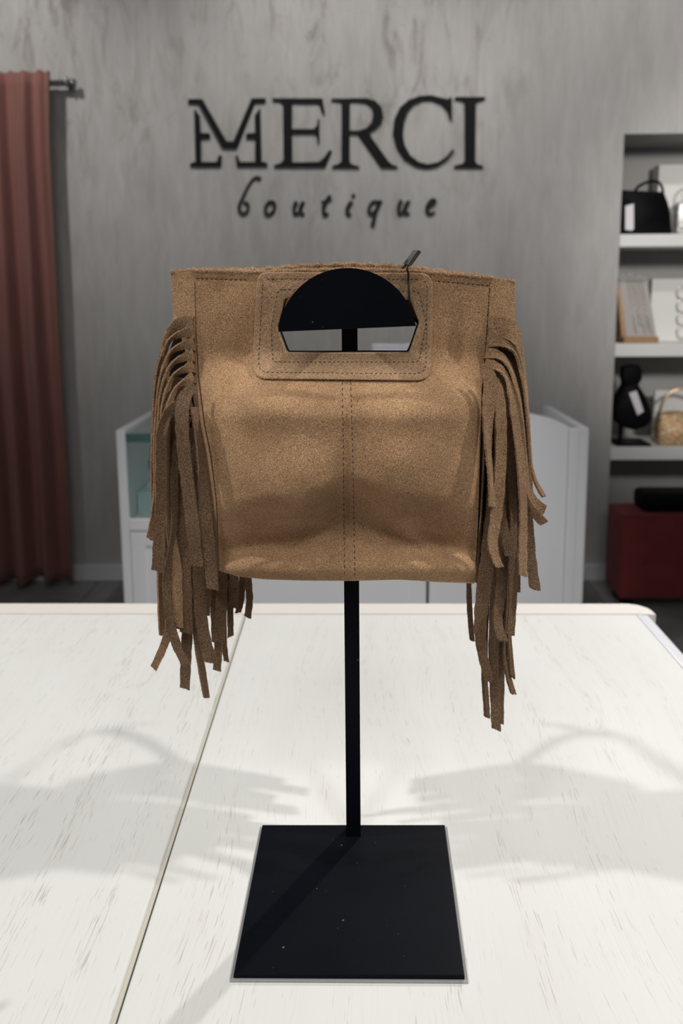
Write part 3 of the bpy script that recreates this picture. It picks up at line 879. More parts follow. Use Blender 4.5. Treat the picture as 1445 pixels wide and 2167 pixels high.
# ================================================================== FRINGED SUEDE HANDBAG
Y0 = 0.648
TOP = [(362, 577), (412, 573), (545, 577), (650, 573), (740, 571), (860, 574), (940, 580), (1037, 589), (1088, 598)]
BOT = [(440, 1200), (462, 1207), (500, 1218), (560, 1225), (650, 1228), (733, 1228), (850, 1226), (930, 1230), (1005, 1232), (1060, 1228)]
SL = [(570, 412), (700, 415), (800, 420), (900, 433), (960, 446), (1060, 458), (1210, 464)]
SR = [(570, 1038), (700, 1030), (830, 1022), (960, 1018), (1100, 1013), (1232, 1004)]
OL = [(570, 362), (690, 368), (712, 384), (740, 392), (800, 402), (860, 410), (960, 425), (1100, 445), (1210, 456)]
OR = [(590, 1089), (700, 1090), (716, 1062), (745, 1048), (850, 1034), (1000, 1026), (1100, 1020), (1232, 1012)]
sst = lambda a, b, x: (lambda t: t * t * (3 - 2 * t))(min(1, max(0, (x - a) / (b - a))))
gs = lambda x, c, w: math.exp(-((x - c) / w) ** 2)
def hfront(px, py):
    """how far the front leather stands out towards the viewer, metres"""
    u = (px - 733) / 310.0
    h = 0.010
    dx = px - 735
    arch = 1052 + 0.34 * abs(dx) - 0.00035 * dx * dx + 14 * gs(px, 640, 60) + 10 * gs(px, 850, 60)
    under = sst(arch - 62, arch + 52, py)                                     # where the belly tucks in above the bottom
    belly = sst(735, 890, py) * (1 - 0.93 * under)
    h += 0.043 * belly * max(0.0, 1 - 0.72 * abs(u) ** 2.4)
    h += 0.008 * gs(px, 560, 95) * gs(py, 850, 55) + 0.008 * gs(px, 905, 95) * gs(py, 865, 55)     # shoulders under the patch
    h += 0.007 * gs(px, 600, 110) * gs(py, 985, 75) + 0.008 * gs(px, 880, 115) * gs(py, 990, 85)    # two soft lobes
    h -= 0.004 * gs(px, 735, 46) * gs(py, 1010, 90)
    h += 0.021 * sst(arch + 45, 1205, py) * max(0.0, 1 - 0.6 * abs(u) ** 3)                          # bottom roll comes forward again
    h -= 0.010 * sst(1205, 1234, py)
    rdg = (px - 840) * 0.55 - (py - 1118) * 0.83                                                     # diagonal crease lower right
    h += 0.0030 * gs(rdg, 0, 14) * sst(800, 880, px) * (1 - sst(980, 1010, px)) * sst(1080, 1120, py)
    h -= 0.0025 * gs((px - 470) * .9 + (py - 770) * .3, 40, 22) * gs(py, 720, 90)
    h -= 0.0028 * gs(px, 960, 18) * gs(py, 760, 80)
    h -= 0.0011 * gs(px, 733 + (py - 800) * .012, 3.2) * sst(795, 815, py)                           # centre seam
    h -= 0.0026 * sst(640, 800, py) * (gs(px, interp(SL, py) + 4, 7) + gs(px, interp(SR, py) - 4, 7)) # groove along the side seams
    h -= 0.0010 * gs(py, interp(TOP, px) + 17, 4)                                                    # hem groove
    h += 0.0012 * math.sin(px * .021 + py * .013) * math.sin(px * .011 - py * .017)
    return h
bag = thing('fringed_handbag', 'brown suede fringed handbag with cut out handle hanging on the black stand', 'handbag', P(733, 1228, Y0))
HOLE = [(603, 630), (586, 692), (606, 747), (866, 747), (888, 683), (868, 634)]
bigh = grow(HOLE, 7)
def sheet(xl_f, xr_f, NU, NV, depth, hole=None, warp=1.0):
    V, idx, F = [], {}, []
    for j in range(NV + 1):
        s = j / NV
        for i in range(NU + 1):
            t = i / NU
            ym = 900
            for _ in range(3):
                xx = xl_f(ym) + (xr_f(ym) - xl_f(ym)) * t
                ym = interp(TOP, xx) + (interp(BOT, xx) - interp(TOP, xx)) * s
            V.append((xx, ym))
    for j in range(NV):
        for i in range(NU):
            a_ = j * (NU + 1) + i
            cx_ = (V[a_][0] + V[a_ + NU + 2][0]) / 2; cy_ = (V[a_][1] + V[a_ + NU + 2][1]) / 2
            if hole and inside(hole, cx_, cy_):
                continue
            F.append((a_, a_ + NU + 1, a_ + NU + 2, a_ + 1))
    return V, F
sl = lambda y: interp(SL, y); sr = lambda y: interp(SR, y)
ol = lambda y: interp(OL, y); orr = lambda y: interp(OR, y)
def front_point(px, py, off=0.0):
    return P(px, py, Y0 - hfront(px, py) - off)
# front leather
V2, F2 = sheet(sl, sr, 150, 150, 0, bigh)
V3 = [front_point(*q) for q in V2]
front = meshobj('front_panel', V3, F2, M_suede, bag, True)
fibre_obj('suede_nap', np.concatenate([fibres(V3, F2, 210000, 0.0013, 0.00023, (0.12, 0.6), (0.0, 0, -0.25)), fibres(V3, F2, 9000, 0.0026, 0.00019, (0.15, 0.55))]), M_nap, front)
# back leather: same outline, mirrored bulge, seen only as a rim and through the hole
def back_y(px, h, f=0.8):
    return Y0 + .006 + min(f * max(h, 0.004), .019 + .05 * sst(45, 150, abs(px - 744)))   # the post dents the back
def back_point(px, py, f=0.8):
    q = front_point(px, py); h = hfront(px, py)
    c_ = P(px, py, Y0)
    top_lift = 0.0045 * gs(py, interp(TOP, px), 30) * gs(px, 735, 230)
    return Vector((c_.x, back_y(px, h, f), c_.z + top_lift))
V2b, F2b = sheet(sl, sr, 60, 60, 0, None)
V3b = [back_point(*q) for q in V2b]
HOLEB = [(603, 660), (586, 694), (606, 747), (866, 747), (888, 690), (868, 660)]
hole3 = [front_point(*q) for q in grow(HOLEB, 5)]
hz0 = [(p.x, p.z) for p in hole3]
F2b = [f for f in F2b if not inside(hz0, sum(V3b[i].x for i in f) / 4, sum(V3b[i].z for i in f) / 4)]
F2b = [tuple(reversed(f)) for f in F2b]
back = meshobj('back_panel', V3b, F2b, M_suede, bag, True)
# side leather: from each seam round to the outer edge and on to the back
for side in (0, 1):
    seam, out = ((sl, ol), (sr, orr))[side]
    NV, NW = 60, 14
    V, F = [], []
    for j in range(NV + 1):
        s = j / NV
        xs_ = seam(interp(TOP, seam(700)) + s * 640)
        ys = interp(TOP, xs_) + s * (interp(BOT, xs_) - interp(TOP, xs_))
        xo = out(ys); yo = interp(TOP, xo) + s * (interp(BOT, xs_) - interp(TOP, xo))
        f0 = front_point(seam(ys), ys); b0 = back_point(seam(ys), ys)
        o0 = P(xo, yo, Y0 + .002)
        for i in range(NW + 1):
            t = i / NW
            if t <= .5:
                w = math.sin(t * math.pi); p = f0.lerp(o0, 1 - (1 - t * 2) ** 1.0)
                p = p + Vector((0, -0.002 * math.sin(t * 2 * math.pi), 0))
            else:
                p = o0.lerp(b0, (t - .5) * 2) + Vector((0, 0.002 * math.sin((t - .5) * 2 * math.pi), 0))
            V.append(p)
    for j in range(NV):
        for i in range(NW):
            a_ = j * (NW + 1) + i
            q = (a_, a_ + 1, a_ + NW + 2, a_ + NW + 1)
            F.append(q if side == 0 else tuple(reversed(q)))
    # make normals face outward (towards the viewer on the front half)
    n0 = (Vector(V[F[2][1]]) - Vector(V[F[2][0]])).cross(Vector(V[F[2][2]]) - Vector(V[F[2][0]]))
    if n0.y > 0:
        F = [tuple(reversed(f)) for f in F]
    sp_ = meshobj('side_panel', V, F, M_suede, bag, True)
    fibre_obj('suede_nap', fibres(V, F, 40000, 0.0013, 0.00023, (0.12, 0.7)), M_nap, sp_)
# black sheet put in as deep shade in the gaps behind the fringe
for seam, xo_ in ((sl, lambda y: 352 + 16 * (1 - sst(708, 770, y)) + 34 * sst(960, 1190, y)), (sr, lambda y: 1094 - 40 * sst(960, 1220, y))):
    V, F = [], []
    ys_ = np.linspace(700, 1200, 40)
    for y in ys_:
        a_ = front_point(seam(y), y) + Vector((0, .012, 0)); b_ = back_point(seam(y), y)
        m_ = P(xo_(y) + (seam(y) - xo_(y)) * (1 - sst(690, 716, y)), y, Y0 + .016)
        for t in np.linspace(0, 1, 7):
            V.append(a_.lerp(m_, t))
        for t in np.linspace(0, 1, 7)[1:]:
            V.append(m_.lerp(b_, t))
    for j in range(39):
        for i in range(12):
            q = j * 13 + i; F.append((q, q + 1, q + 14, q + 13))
    meshobj('shade_sheet', V, F, M_lin_shade, bag, True)['label'] = 'black sheet standing for deep shade behind the strands'
# bottom
V, F = [], []
NB = 60
for i in range(NB + 1):
    t = i / NB; x = 464 + (1004 - 464) * t; y = interp(BOT, x)
    f0, b0 = front_point(x, y), back_point(x, y)
    for jj in range(5):
        w = jj / 4
        V.append(f0.lerp(b0, w) + Vector((0, 0, -.004 * math.sin(w * math.pi))))
for i in range(NB):
    for jj in range(4):
        a_ = i * 5 + jj; F.append((a_, a_ + 1, a_ + 6, a_ + 5))
bot = meshobj('bottom_panel', V, F, M_suede, bag, True)
fibre_obj('suede_nap', fibres(V, [tuple(reversed(f)) for f in F], 16000, 0.0019, 0.00026, (.1, .9)), M_nap, bot)
# rolled hems along the mouth: front and back
for nm, up_, dy, xs in (('front_hem', 1.0, -.0004, np.linspace(362, 1088, 90)), ('back_hem', -2.0, .0, np.linspace(418, 1032, 80))):
    bm = bmesh.new(); pts = []
    for x in xs:
        y = interp(TOP, x)
        if nm == 'front_hem':
            t = 0 if 412 <= x <= 1037 else (min(1, (412 - x) / 50) if x < 412 else min(1, (x - 1037) / 51))
            q = front_point(min(max(x, 412), 1037), y); o_ = P(x, y, q.y * (1 - t) + (Y0 + .002) * t)
            pts.append(o_ + Vector((0, .0006, 0.0002 + .0003 * math.sin(x * .13))))
        else:
            pts.append(back_point(x, y) + Vector((0, 0, .0006 * math.sin(x * .17))))
    tube(bm, pts, .0016, 8)
    hem = bmobj(nm, bm, M_patch, bag, True)
    vv = [v.co + bag.location for v in hem.data.vertices]; ff = [list(p.vertices) for p in hem.data.polygons]
    fibre_obj('suede_nap', fibres(vv, ff, 9000, .0020, .00027, (.2, .95)), M_nap, hem)

# handle patch: a ring of leather with rounded corners around the hole
def rounded(poly, r, n=10):
    out = []
    m_ = len(poly)
    for i in range(m_):
        p0, p1, p2 = np.array(poly[i - 1], float), np.array(poly[i], float), np.array(poly[(i + 1) % m_], float)
        d0 = (p0 - p1) / np.linalg.norm(p0 - p1); d2 = (p2 - p1) / np.linalg.norm(p2 - p1)
        rr = r[i] if isinstance(r, list) else r
        a_, b_ = p1 + d0 * rr, p1 + d2 * rr
        for t in np.linspace(0, 1, n):
            out.append(tuple((1 - t) ** 2 * a_ + 2 * t * (1 - t) * p1 + t * t * b_))
    return out
def resample(poly, n, start):
    pts = np.array(poly + [poly[0]]); d = np.r_[0, np.cumsum(np.linalg.norm(np.diff(pts, axis=0), axis=1))]
    res = []
    for k_ in range(n):
        s = k_ / n * d[-1]; res.append((float(np.interp(s, d, pts[:, 0])), float(np.interp(s, d, pts[:, 1]))))
    # rotate so that matching points lie along the same direction from the middle
    return res
def by_angle(poly, n, c):
    pts = np.array(poly); dense = np.array(resample(poly, 2400, 0))
    ang = np.arctan2(dense[:, 1] - c[1], dense[:, 0] - c[0])
    res = []
    for t in np.linspace(-math.pi, math.pi, n, endpoint=False):
        k_ = np.argmin(np.abs((ang - t + math.pi) % (2 * math.pi) - math.pi)); res.append(tuple(dense[k_]))
    return res
outer = rounded([(545, 576), (916, 578), (913, 806), (532, 802)], [22, 30, 34, 34])
inner = rounded(HOLE, 5, 4)
C0 = (736, 690)
NO = 260
oA, iA = by_angle(outer, NO, C0), by_angle(inner, NO, C0)
lev = [(0.0, -.0005), (0.0, .0022), (.03, .0034), (.25, .0036), (.5, .0034), (.75, .0036), (.97, .0034), (1.0, .0022)]
V, F = [], []
for t, off in lev:
    for a_, b_ in zip(oA, iA):
        x = a_[0] + (b_[0] - a_[0]) * t; y = a_[1] + (b_[1] - a_[1]) * t
        V.append(front_point(x, y, off))
for dy in (.005, .010):                                                     # raw inner edge of the hole
    for b_ in iA:
        q = front_point(b_[0], b_[1], .0022); V.append(q + Vector((0, dy, 0)))
L_ = len(lev) + 2
for r_ in range(L_ - 1):
    for i in range(NO):
        a_ = r_ * NO + i; b_ = r_ * NO + (i + 1) % NO
        F.append((a_, b_, b_ + NO, a_ + NO))
n0 = (V[F[NO * 3][1]] - V[F[NO * 3][0]]).cross(V[F[NO * 3][2]] - V[F[NO * 3][0]])
if n0.y > 0: F = [tuple(reversed(f)) for f in F]
pt = meshobj('handle_patch', V, F, M_patch, bag, True)
fibre_obj('suede_nap', fibres(V, F[:NO * 7], 60000, .0011, .00023, (.1, .5)), M_nap, pt)
# dark lining tube between the two holes
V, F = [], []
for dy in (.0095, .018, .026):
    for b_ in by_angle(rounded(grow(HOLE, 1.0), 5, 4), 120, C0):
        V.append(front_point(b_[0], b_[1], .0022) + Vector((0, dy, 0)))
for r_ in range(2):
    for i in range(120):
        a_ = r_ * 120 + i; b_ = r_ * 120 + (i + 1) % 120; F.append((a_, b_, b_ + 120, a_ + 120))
meshobj('hole_lining', V, F, M_lin_shade, bag)
# back patch
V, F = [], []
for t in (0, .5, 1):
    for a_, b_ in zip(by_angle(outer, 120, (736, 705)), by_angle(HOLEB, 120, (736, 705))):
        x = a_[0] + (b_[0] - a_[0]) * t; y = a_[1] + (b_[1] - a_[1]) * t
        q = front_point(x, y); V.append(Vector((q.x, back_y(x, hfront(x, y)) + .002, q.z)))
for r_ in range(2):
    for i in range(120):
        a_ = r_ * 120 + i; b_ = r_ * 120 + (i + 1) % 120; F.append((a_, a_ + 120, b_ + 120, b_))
meshobj('back_patch', V, F, M_lin_shade, bag, True)
# stitches
def stitch_line(bm, pts, off, pitch=10.0, dash=5.5, w=1.15):
    pts = np.array(pts); d = np.r_[0, np.cumsum(np.linalg.norm(np.diff(pts, axis=0), axis=1))]
    s = 0.0
    while s + dash < d[-1]:
        q = []
        for t in (0, .5, 1):
            u = s + dash * t
            x, y = float(np.interp(u, d, pts[:, 0])), float(np.interp(u, d, pts[:, 1]))
            q.append(front_point(x, y, off + (.0004 if t == .5 else -.0002)))
        tube(bm, q, .00030 * w, 5)
        s += pitch * random.uniform(.9, 1.1)
bm = bmesh.new()
c1 = rounded([(556, 590), (904, 591), (901, 791), (546, 788)], [16, 22, 24, 24])
c2 = rounded([(588, 612), (574, 692), (577, 766), (886, 766), (902, 683), (886, 616)], 10, 5)
stitch_line(bm, c1 + [c1[0]], .0036); stitch_line(bm, c2 + [c2[0]], .0036)
stuff(bmobj('patch_stitching', bm, M_thread, bag))
bm = bmesh.new()
stitch_line(bm, [(724, 808), (727, 1000), (729, 1222)], .0002, 12, 6, 1.1)
stitch_line(bm, [(742, 808), (747, 1000), (751, 1222)], .0002, 12, 6, 1.1)
stitch_line(bm, [(x, interp(TOP, x) + 16) for x in range(416, 534, 6)], .0002, 10, 5, 1.1)
stitch_line(bm, [(x, interp(TOP, x) + 16) for x in range(926, 1036, 6)], .0002, 10, 5, 1.1)
stuff(bmobj('seam_stitching', bm, M_thread, bag))
for f_ in (sl, sr):                                                          # side seams, with a dark tube as their shadow line
    bm = bmesh.new()
    tube(bm, [front_point(f_(y), y, -.0005) for y in np.linspace(596, 745, 30)], .0007, 6)
    tube(bm, [front_point(f_(y), y, -.0002) for y in np.linspace(740, 1205, 70)], [.0006 + (.0006 if f_ is sr else .0001) * sst(740, 820, y) - (.0008 if f_ is sr else .0004) * sst(980, 1190, y) for y in np.linspace(740, 1205, 70)], 6)
    bmobj('side_seam_shade', bm, M_lin_shade if f_ is sr else M_thread, bag, True)

# ---------------- fringe: every strand a cut ribbon with its own course
def strand(ctrl, m=M_fringe, seg=None):
    """ctrl: (px, py, Y, width_px, twist_deg) down the strand"""
    n = seg or max(12, 5 * len(ctrl))
    c = catmull([(q[0], q[1], q[2], q[3], q[4]) for q in ctrl], n)
    th = 0.0015
    pts = [P(q[0], q[1], q[2]) for q in c]
    V, F = [], []
    for i, q in enumerate(c):
        d = (pts[min(i + 1, n - 1)] - pts[max(i - 1, 0)]).normalized()
        view = Vector((0, 1, 0)); view = (view - d * view.dot(d)).normalized()
        inpl = d.cross(view).normalized()
        a_ = math.radians(q[4])
        wdir = inpl * math.cos(a_) + view * math.sin(a_)
        tdir = d.cross(wdir).normalized()
        w = q[3] / F_PX * (Y0 / 1.0) * .5 * 0.98
        edge = 1 + .05 * math.sin(i * 1.7 + ctrl[0][0]) + random.uniform(-.04, .04)
        for su, sv in ((-1, -1), (-.33, -1.15), (.33, -1.15), (1, -1), (1, 1), (.33, .85), (-.33, .85), (-1, 1)):
            off = wdir * (su * w * edge) + tdir * (sv * th * .5)
            if i == n - 1:
                off += d * (random.uniform(-.0006, .0008) + su * .0012 * (1 if ctrl[0][0] % 2 < 1 else -1))
            V.append(pts[i] + off)
    for i in range(n - 1):
        for jj in range(8):
            a_ = i * 8 + jj; b_ = i * 8 + (jj + 1) % 8
            F.append((a_, b_, b_ + 8, a_ + 8))
    F.append(tuple(range(7, -1, -1))); F.append(tuple((n - 1) * 8 + jj for jj in range(8)))
    # outward normals
    cen = sum((V[k_] for k_ in range(8)), Vector()) / 8
    f0 = F[0]; nn = (V[f0[1]] - V[f0[0]]).cross(V[f0[2]] - V[f0[0]])
    if nn.dot((V[f0[0]] + V[f0[1]]) / 2 - cen) < 0:
        F = [tuple(reversed(f)) for f in F]
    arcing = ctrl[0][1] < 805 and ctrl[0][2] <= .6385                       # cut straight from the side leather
    m, mn = (M_fringe, M_frnap) if arcing else (M_fringe2, M_frnap2)  # all other strands take the more shaded copy of the leather
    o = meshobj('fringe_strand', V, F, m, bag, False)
    area = sum((pts[i + 1] - pts[i]).length for i in range(n - 1)) * 2 * (np.mean([q[3] for q in c]) / F_PX * Y0 + th)
    cnt = int(area * 2.6e6) + 120
    with_fibres(o, fibres(V, F, cnt, .0012, .00022, (.12, .75), (0, 0, -.6)), mn)
    return o
def S(*rows):
    """rows: (px,py,width,twist) plus the depth of the first and last"""
    (ya, yb_), rows = rows[0], rows[1:]
    n = len(rows)
    return strand([(r[0], r[1], ya + (yb_ - ya) * i / (n - 1), r[2], r[3] if len(r) > 3 else 0) for i, r in enumerate(rows)])

# left bunch, front to back
S((.618, .600), (412, 815, 20), (396, 832, 24), (387, 852, 27), (385, 900, 27), (390, 960, 27), (396, 1016, 27), (403, 1070, 27), (409, 1120, 27), (417, 1197, 26))
S((.618, .604), (410, 862, 16, 30), (414, 885, 22, 72), (420, 930, 24, 75), (426, 980, 24, 66), (430, 1030, 24, 45), (435, 1090, 26, 15), (442, 1150, 26, 0), (450, 1246, 25, 0))
S((.622, .606), (406, 852, 24, 0), (372, 862, 24, 10), (352, 880, 22, 45), (342, 920, 22, 30), (341, 980, 22, 20), (341, 1060, 22, 12), (338, 1130, 25, 0), (334, 1208, 27, 0))
S((.637, .640), (410, 702, 27, 0), (388, 705, 17, 20), (357, 722, 12, 66), (340, 770, 22, 70), (331, 830, 22, 74), (327, 900, 22, 75), (325, 980, 22, 72), (326, 1056, 20, 66))
S((.637, .634), (410, 727, 27, 0), (388, 731, 17, 20), (358, 750, 12, 66), (343, 800, 22, 72), (334, 870, 22, 75), (330, 950, 22, 74), (331, 1030, 22, 72), (327, 1090, 18, 45), (317, 1140, 16, 20))
S((.637, .628), (410, 751, 27, 0), (390, 756, 17, 20), (360, 776, 12, 66), (345, 825, 22, 72), (338, 890, 22, 76), (334, 960, 20, 75), (334, 1040, 20, 75), (336, 1150, 18, 70), (339, 1220, 18, 65), (341, 1300, 18, 62), (345, 1345, 18, 45))
S((.637, .622), (410, 775, 27, 0), (394, 780, 17, 20), (365, 798, 12, 66), (350, 845, 22, 70), (344, 900, 22, 76), (341, 980, 20, 78), (345, 1060, 18, 75), (352, 1150, 18, 60), (358, 1240, 18, 40), (359, 1320, 18, 20), (346, 1368, 17, 0), (325, 1414, 16, 0))
S((.637, .616), (410, 798, 27, 0), (398, 804, 17, 20), (371, 824, 12, 66), (357, 865, 22, 62), (352, 910, 22, 70), (352, 980, 20, 72), (356, 1060, 20, 70), (362, 1130, 20, 40), (372, 1200, 24, 10), (376, 1270, 22, 0), (378, 1325, 20, 0))
S((.634, .606), (398, 880, 20, 10), (378, 930, 18, 20), (369, 1000, 17, 20), (368, 1060, 18, 45), (368, 1110, 18, 66), (360, 1172, 18, 60), (353, 1235, 19, 20), (357, 1300, 18, 10), (372, 1360, 19, 0), (393, 1404, 19, 0))
S((.640, .618), (402, 905, 24, 0), (380, 990, 26, 0), (388, 1080, 29, 0), (389, 1172, 31, 0), (391, 1250, 30, 0), (394, 1338, 29, 0))
S((.640, .630), (410, 940, 22, 0), (404, 1060, 23, 0), (400, 1200, 23, 0), (396, 1340, 23, 0), (393, 1400, 23, 0), (391, 1456, 22, 0))
S((.634, .616), (424, 1000, 22, 0), (424, 1100, 24, 0), (419, 1190, 25, 0), (421, 1250, 26, 0), (425, 1300, 26, 0), (433, 1352, 26, 0), (447, 1402, 26, 0))
S((.640, .624), (432, 1060, 20, 40), (416, 1200, 20, 65), (412, 1270, 20, 68), (416, 1345, 20, 66), (426, 1410, 20, 62), (437, 1476, 16, 60))
S((.646, .640), (392, 830, 24, 30), (368, 930, 24, 20), (352, 1060, 24, 30), (358, 1180, 24, 30), (372, 1290, 22, 20), (376, 1330, 22, 10))
S((.648, .646), (380, 800, 30, 20), (364, 900, 30, 10), (356, 1020, 30, 0), (362, 1150, 30, 0), (384, 1250, 30, 0), (388, 1300, 26, 0))
S((.646, .640), (440, 1080, 28, 0), (440, 1160, 28, 0), (436, 1230, 26, 0), (435, 1300, 18, 20))
S((.638, .644), (409, 684, 26, 0), (388, 683, 27, 5), (366, 697, 24, 30), (350, 730, 22, 62), (338, 790, 22, 72), (331, 870, 22, 74), (329, 960, 20, 70), (331, 1020, 18, 60))
# the back fringe showing under the lower left corner
BK = .690
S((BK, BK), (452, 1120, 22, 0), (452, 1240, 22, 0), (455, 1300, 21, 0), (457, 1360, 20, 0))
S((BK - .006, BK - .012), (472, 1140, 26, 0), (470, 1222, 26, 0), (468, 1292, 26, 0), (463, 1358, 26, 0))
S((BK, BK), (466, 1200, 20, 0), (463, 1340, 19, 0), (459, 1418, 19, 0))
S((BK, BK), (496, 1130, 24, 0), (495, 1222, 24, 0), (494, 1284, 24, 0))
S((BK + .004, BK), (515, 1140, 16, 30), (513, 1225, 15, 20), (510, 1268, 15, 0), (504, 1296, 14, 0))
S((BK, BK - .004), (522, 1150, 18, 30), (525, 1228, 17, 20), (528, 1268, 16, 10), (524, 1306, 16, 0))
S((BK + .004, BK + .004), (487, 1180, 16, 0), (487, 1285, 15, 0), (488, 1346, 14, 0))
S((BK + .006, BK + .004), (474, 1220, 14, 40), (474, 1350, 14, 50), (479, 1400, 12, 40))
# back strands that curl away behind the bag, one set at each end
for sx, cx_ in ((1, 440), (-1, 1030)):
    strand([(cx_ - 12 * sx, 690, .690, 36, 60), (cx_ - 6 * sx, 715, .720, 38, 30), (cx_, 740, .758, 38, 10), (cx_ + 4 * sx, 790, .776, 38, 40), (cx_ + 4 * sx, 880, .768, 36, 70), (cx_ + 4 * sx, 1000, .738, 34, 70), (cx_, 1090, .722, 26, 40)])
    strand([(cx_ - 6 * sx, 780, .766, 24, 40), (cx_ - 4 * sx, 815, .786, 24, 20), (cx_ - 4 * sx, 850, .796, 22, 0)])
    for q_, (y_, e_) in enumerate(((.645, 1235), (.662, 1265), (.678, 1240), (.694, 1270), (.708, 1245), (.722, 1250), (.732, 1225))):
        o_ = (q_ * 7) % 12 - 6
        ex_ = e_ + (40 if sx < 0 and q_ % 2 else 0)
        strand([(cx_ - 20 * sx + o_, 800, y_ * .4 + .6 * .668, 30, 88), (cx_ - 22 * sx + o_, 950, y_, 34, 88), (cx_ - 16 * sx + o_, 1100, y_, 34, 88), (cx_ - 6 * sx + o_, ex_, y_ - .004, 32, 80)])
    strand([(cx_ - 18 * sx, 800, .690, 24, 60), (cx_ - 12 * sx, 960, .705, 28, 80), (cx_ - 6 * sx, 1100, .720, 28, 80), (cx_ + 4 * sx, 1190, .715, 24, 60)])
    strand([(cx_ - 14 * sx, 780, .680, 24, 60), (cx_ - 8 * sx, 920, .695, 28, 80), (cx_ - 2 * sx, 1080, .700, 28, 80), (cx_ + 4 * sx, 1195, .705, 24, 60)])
# right bunch
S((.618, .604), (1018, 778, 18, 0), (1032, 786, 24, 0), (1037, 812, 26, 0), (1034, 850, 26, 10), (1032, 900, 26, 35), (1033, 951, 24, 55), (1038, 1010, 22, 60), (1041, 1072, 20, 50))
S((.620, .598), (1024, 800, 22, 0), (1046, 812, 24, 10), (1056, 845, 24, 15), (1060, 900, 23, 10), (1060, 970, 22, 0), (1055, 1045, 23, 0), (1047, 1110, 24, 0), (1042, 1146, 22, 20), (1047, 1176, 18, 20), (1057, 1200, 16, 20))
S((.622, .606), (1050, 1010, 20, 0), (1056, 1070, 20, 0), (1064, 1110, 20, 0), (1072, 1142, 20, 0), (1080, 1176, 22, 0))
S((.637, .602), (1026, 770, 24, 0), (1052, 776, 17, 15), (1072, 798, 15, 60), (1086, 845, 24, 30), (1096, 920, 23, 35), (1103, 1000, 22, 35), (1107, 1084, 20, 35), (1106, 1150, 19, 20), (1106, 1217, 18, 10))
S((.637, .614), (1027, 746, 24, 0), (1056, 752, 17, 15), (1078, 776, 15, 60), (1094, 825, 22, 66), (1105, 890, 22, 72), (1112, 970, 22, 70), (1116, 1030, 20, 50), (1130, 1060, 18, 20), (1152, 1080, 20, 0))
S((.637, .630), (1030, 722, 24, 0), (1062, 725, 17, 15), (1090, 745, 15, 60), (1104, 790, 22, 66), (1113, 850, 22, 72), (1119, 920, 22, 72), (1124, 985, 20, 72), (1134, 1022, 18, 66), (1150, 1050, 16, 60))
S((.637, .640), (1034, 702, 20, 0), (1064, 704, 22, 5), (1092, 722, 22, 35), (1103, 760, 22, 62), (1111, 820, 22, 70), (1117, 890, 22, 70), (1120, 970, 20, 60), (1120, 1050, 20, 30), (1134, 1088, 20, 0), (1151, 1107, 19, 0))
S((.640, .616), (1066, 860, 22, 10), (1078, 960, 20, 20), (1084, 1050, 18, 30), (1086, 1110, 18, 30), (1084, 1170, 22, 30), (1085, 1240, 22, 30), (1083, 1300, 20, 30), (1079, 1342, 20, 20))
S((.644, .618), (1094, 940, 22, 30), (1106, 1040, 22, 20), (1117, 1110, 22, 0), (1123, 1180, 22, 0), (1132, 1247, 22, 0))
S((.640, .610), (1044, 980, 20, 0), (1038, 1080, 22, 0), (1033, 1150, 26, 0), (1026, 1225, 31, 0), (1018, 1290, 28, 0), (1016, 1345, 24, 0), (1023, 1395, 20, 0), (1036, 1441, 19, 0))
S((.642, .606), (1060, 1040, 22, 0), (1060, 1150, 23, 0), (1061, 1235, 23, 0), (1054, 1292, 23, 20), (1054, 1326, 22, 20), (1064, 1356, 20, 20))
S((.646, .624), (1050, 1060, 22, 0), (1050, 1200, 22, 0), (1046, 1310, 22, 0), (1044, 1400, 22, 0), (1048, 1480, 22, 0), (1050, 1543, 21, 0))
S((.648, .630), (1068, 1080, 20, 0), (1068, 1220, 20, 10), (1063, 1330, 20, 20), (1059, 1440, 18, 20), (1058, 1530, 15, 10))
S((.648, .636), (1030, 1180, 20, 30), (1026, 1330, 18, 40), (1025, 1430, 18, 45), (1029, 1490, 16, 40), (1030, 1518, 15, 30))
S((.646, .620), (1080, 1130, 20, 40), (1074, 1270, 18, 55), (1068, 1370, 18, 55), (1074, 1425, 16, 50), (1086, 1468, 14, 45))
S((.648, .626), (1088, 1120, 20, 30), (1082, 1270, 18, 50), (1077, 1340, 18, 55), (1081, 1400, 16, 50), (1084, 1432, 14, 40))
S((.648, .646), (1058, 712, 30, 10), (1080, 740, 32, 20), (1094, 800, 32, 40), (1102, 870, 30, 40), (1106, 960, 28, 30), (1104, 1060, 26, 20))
S((.652, .650), (1060, 790, 34, 0), (1072, 900, 34, 0), (1076, 1010, 34, 0), (1072, 1120, 32, 0), (1068, 1220, 28, 0))
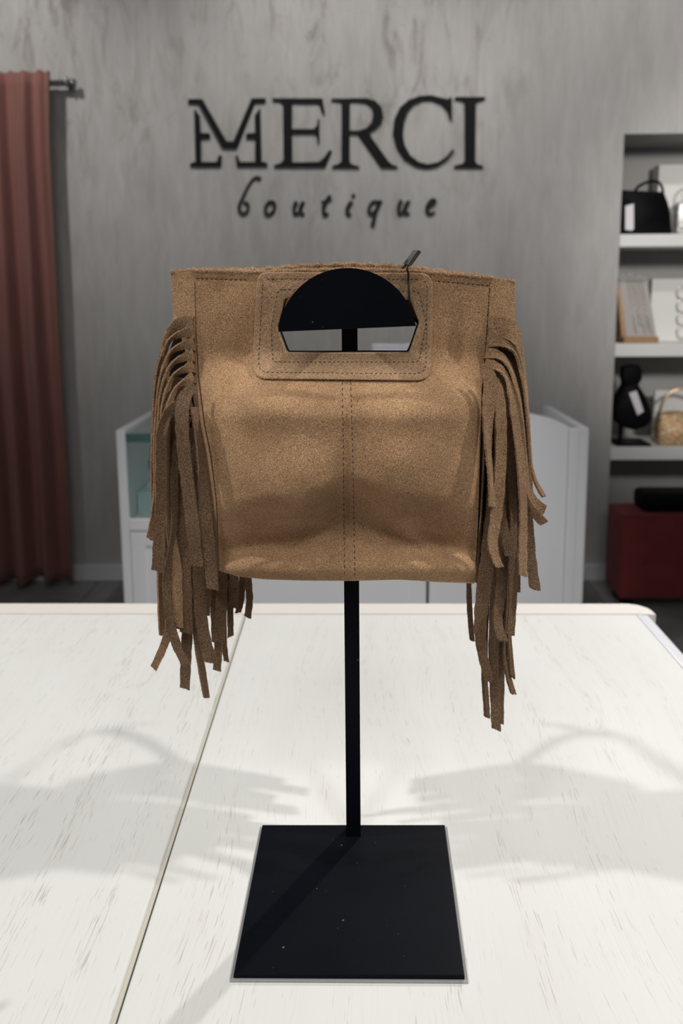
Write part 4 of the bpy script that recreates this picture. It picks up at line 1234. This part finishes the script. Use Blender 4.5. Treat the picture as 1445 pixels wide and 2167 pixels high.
S((.650, .646), (1070, 830, 30, 20), (1076, 930, 30, 10), (1078, 1040, 30, 0), (1074, 1150, 30, 0), (1068, 1260, 26, 0), (1066, 1300, 24, 0))
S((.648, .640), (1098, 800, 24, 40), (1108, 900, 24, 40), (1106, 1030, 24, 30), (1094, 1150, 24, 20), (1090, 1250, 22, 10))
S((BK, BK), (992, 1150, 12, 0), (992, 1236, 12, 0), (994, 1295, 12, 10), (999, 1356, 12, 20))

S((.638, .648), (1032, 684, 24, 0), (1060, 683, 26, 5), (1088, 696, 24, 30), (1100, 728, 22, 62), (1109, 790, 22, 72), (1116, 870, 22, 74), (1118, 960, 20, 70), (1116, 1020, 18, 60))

# ================================================================== SECURITY TAG ON ITS CORD
YT = 0.622
tg = thing('security_tag', 'small black plastic tag on a black cord standing above the bag mouth', 'tag', P(866, 570, YT))
fr = [P(852.5, 557.5, YT), P(874, 529.5, YT + .004), P(885.5, 529.5, YT + .004), P(864, 561.5, YT)]
bk = [P(859, 561, YT + .007), P(880, 531, YT + .011), P(891.5, 533, YT + .011), P(870, 563, YT + .007)]
bm = bmesh.new(); add_prism(bm, fr, bk, .0004); bmobj('tag_body', bm, M_tagp, tg)
mk = lambda x, y: P(820 + x * .08304, 500 + y * .08304, YT - .0002)
bm = bmesh.new()
for seg_ in ([(462, 655), (500, 655)], [(462, 655), (495, 603)], [(495, 603), (532, 606)]):
    tube(bm, [mk(*q) + Vector((0, -.0002, 0)) for q in seg_], .00035, 5)
bmobj('tag_mark', bm, M_cord, tg)
bm = bmesh.new(); tube(bm, [P(859, 560, YT + .003), P(850.5, 568, YT + .004)], .0009, 6); bmobj('tag_stub', bm, M_cord, tg)
bm = bmesh.new()
cp = [P(x, y, Y_) for x, y, Y_ in ((864, 562, YT + .003), (861, 568, YT - .001), (863.5, 576, YT + .0035), (864, 590, .6335), (865, 612, .6335), (866, 634, .634), (867, 642, .637))]
tube(bm, [Vector(q) for q in catmull([tuple(p) for p in cp], 30)], .00085, 6)
bmobj('cord', bm, M_cord, tg)
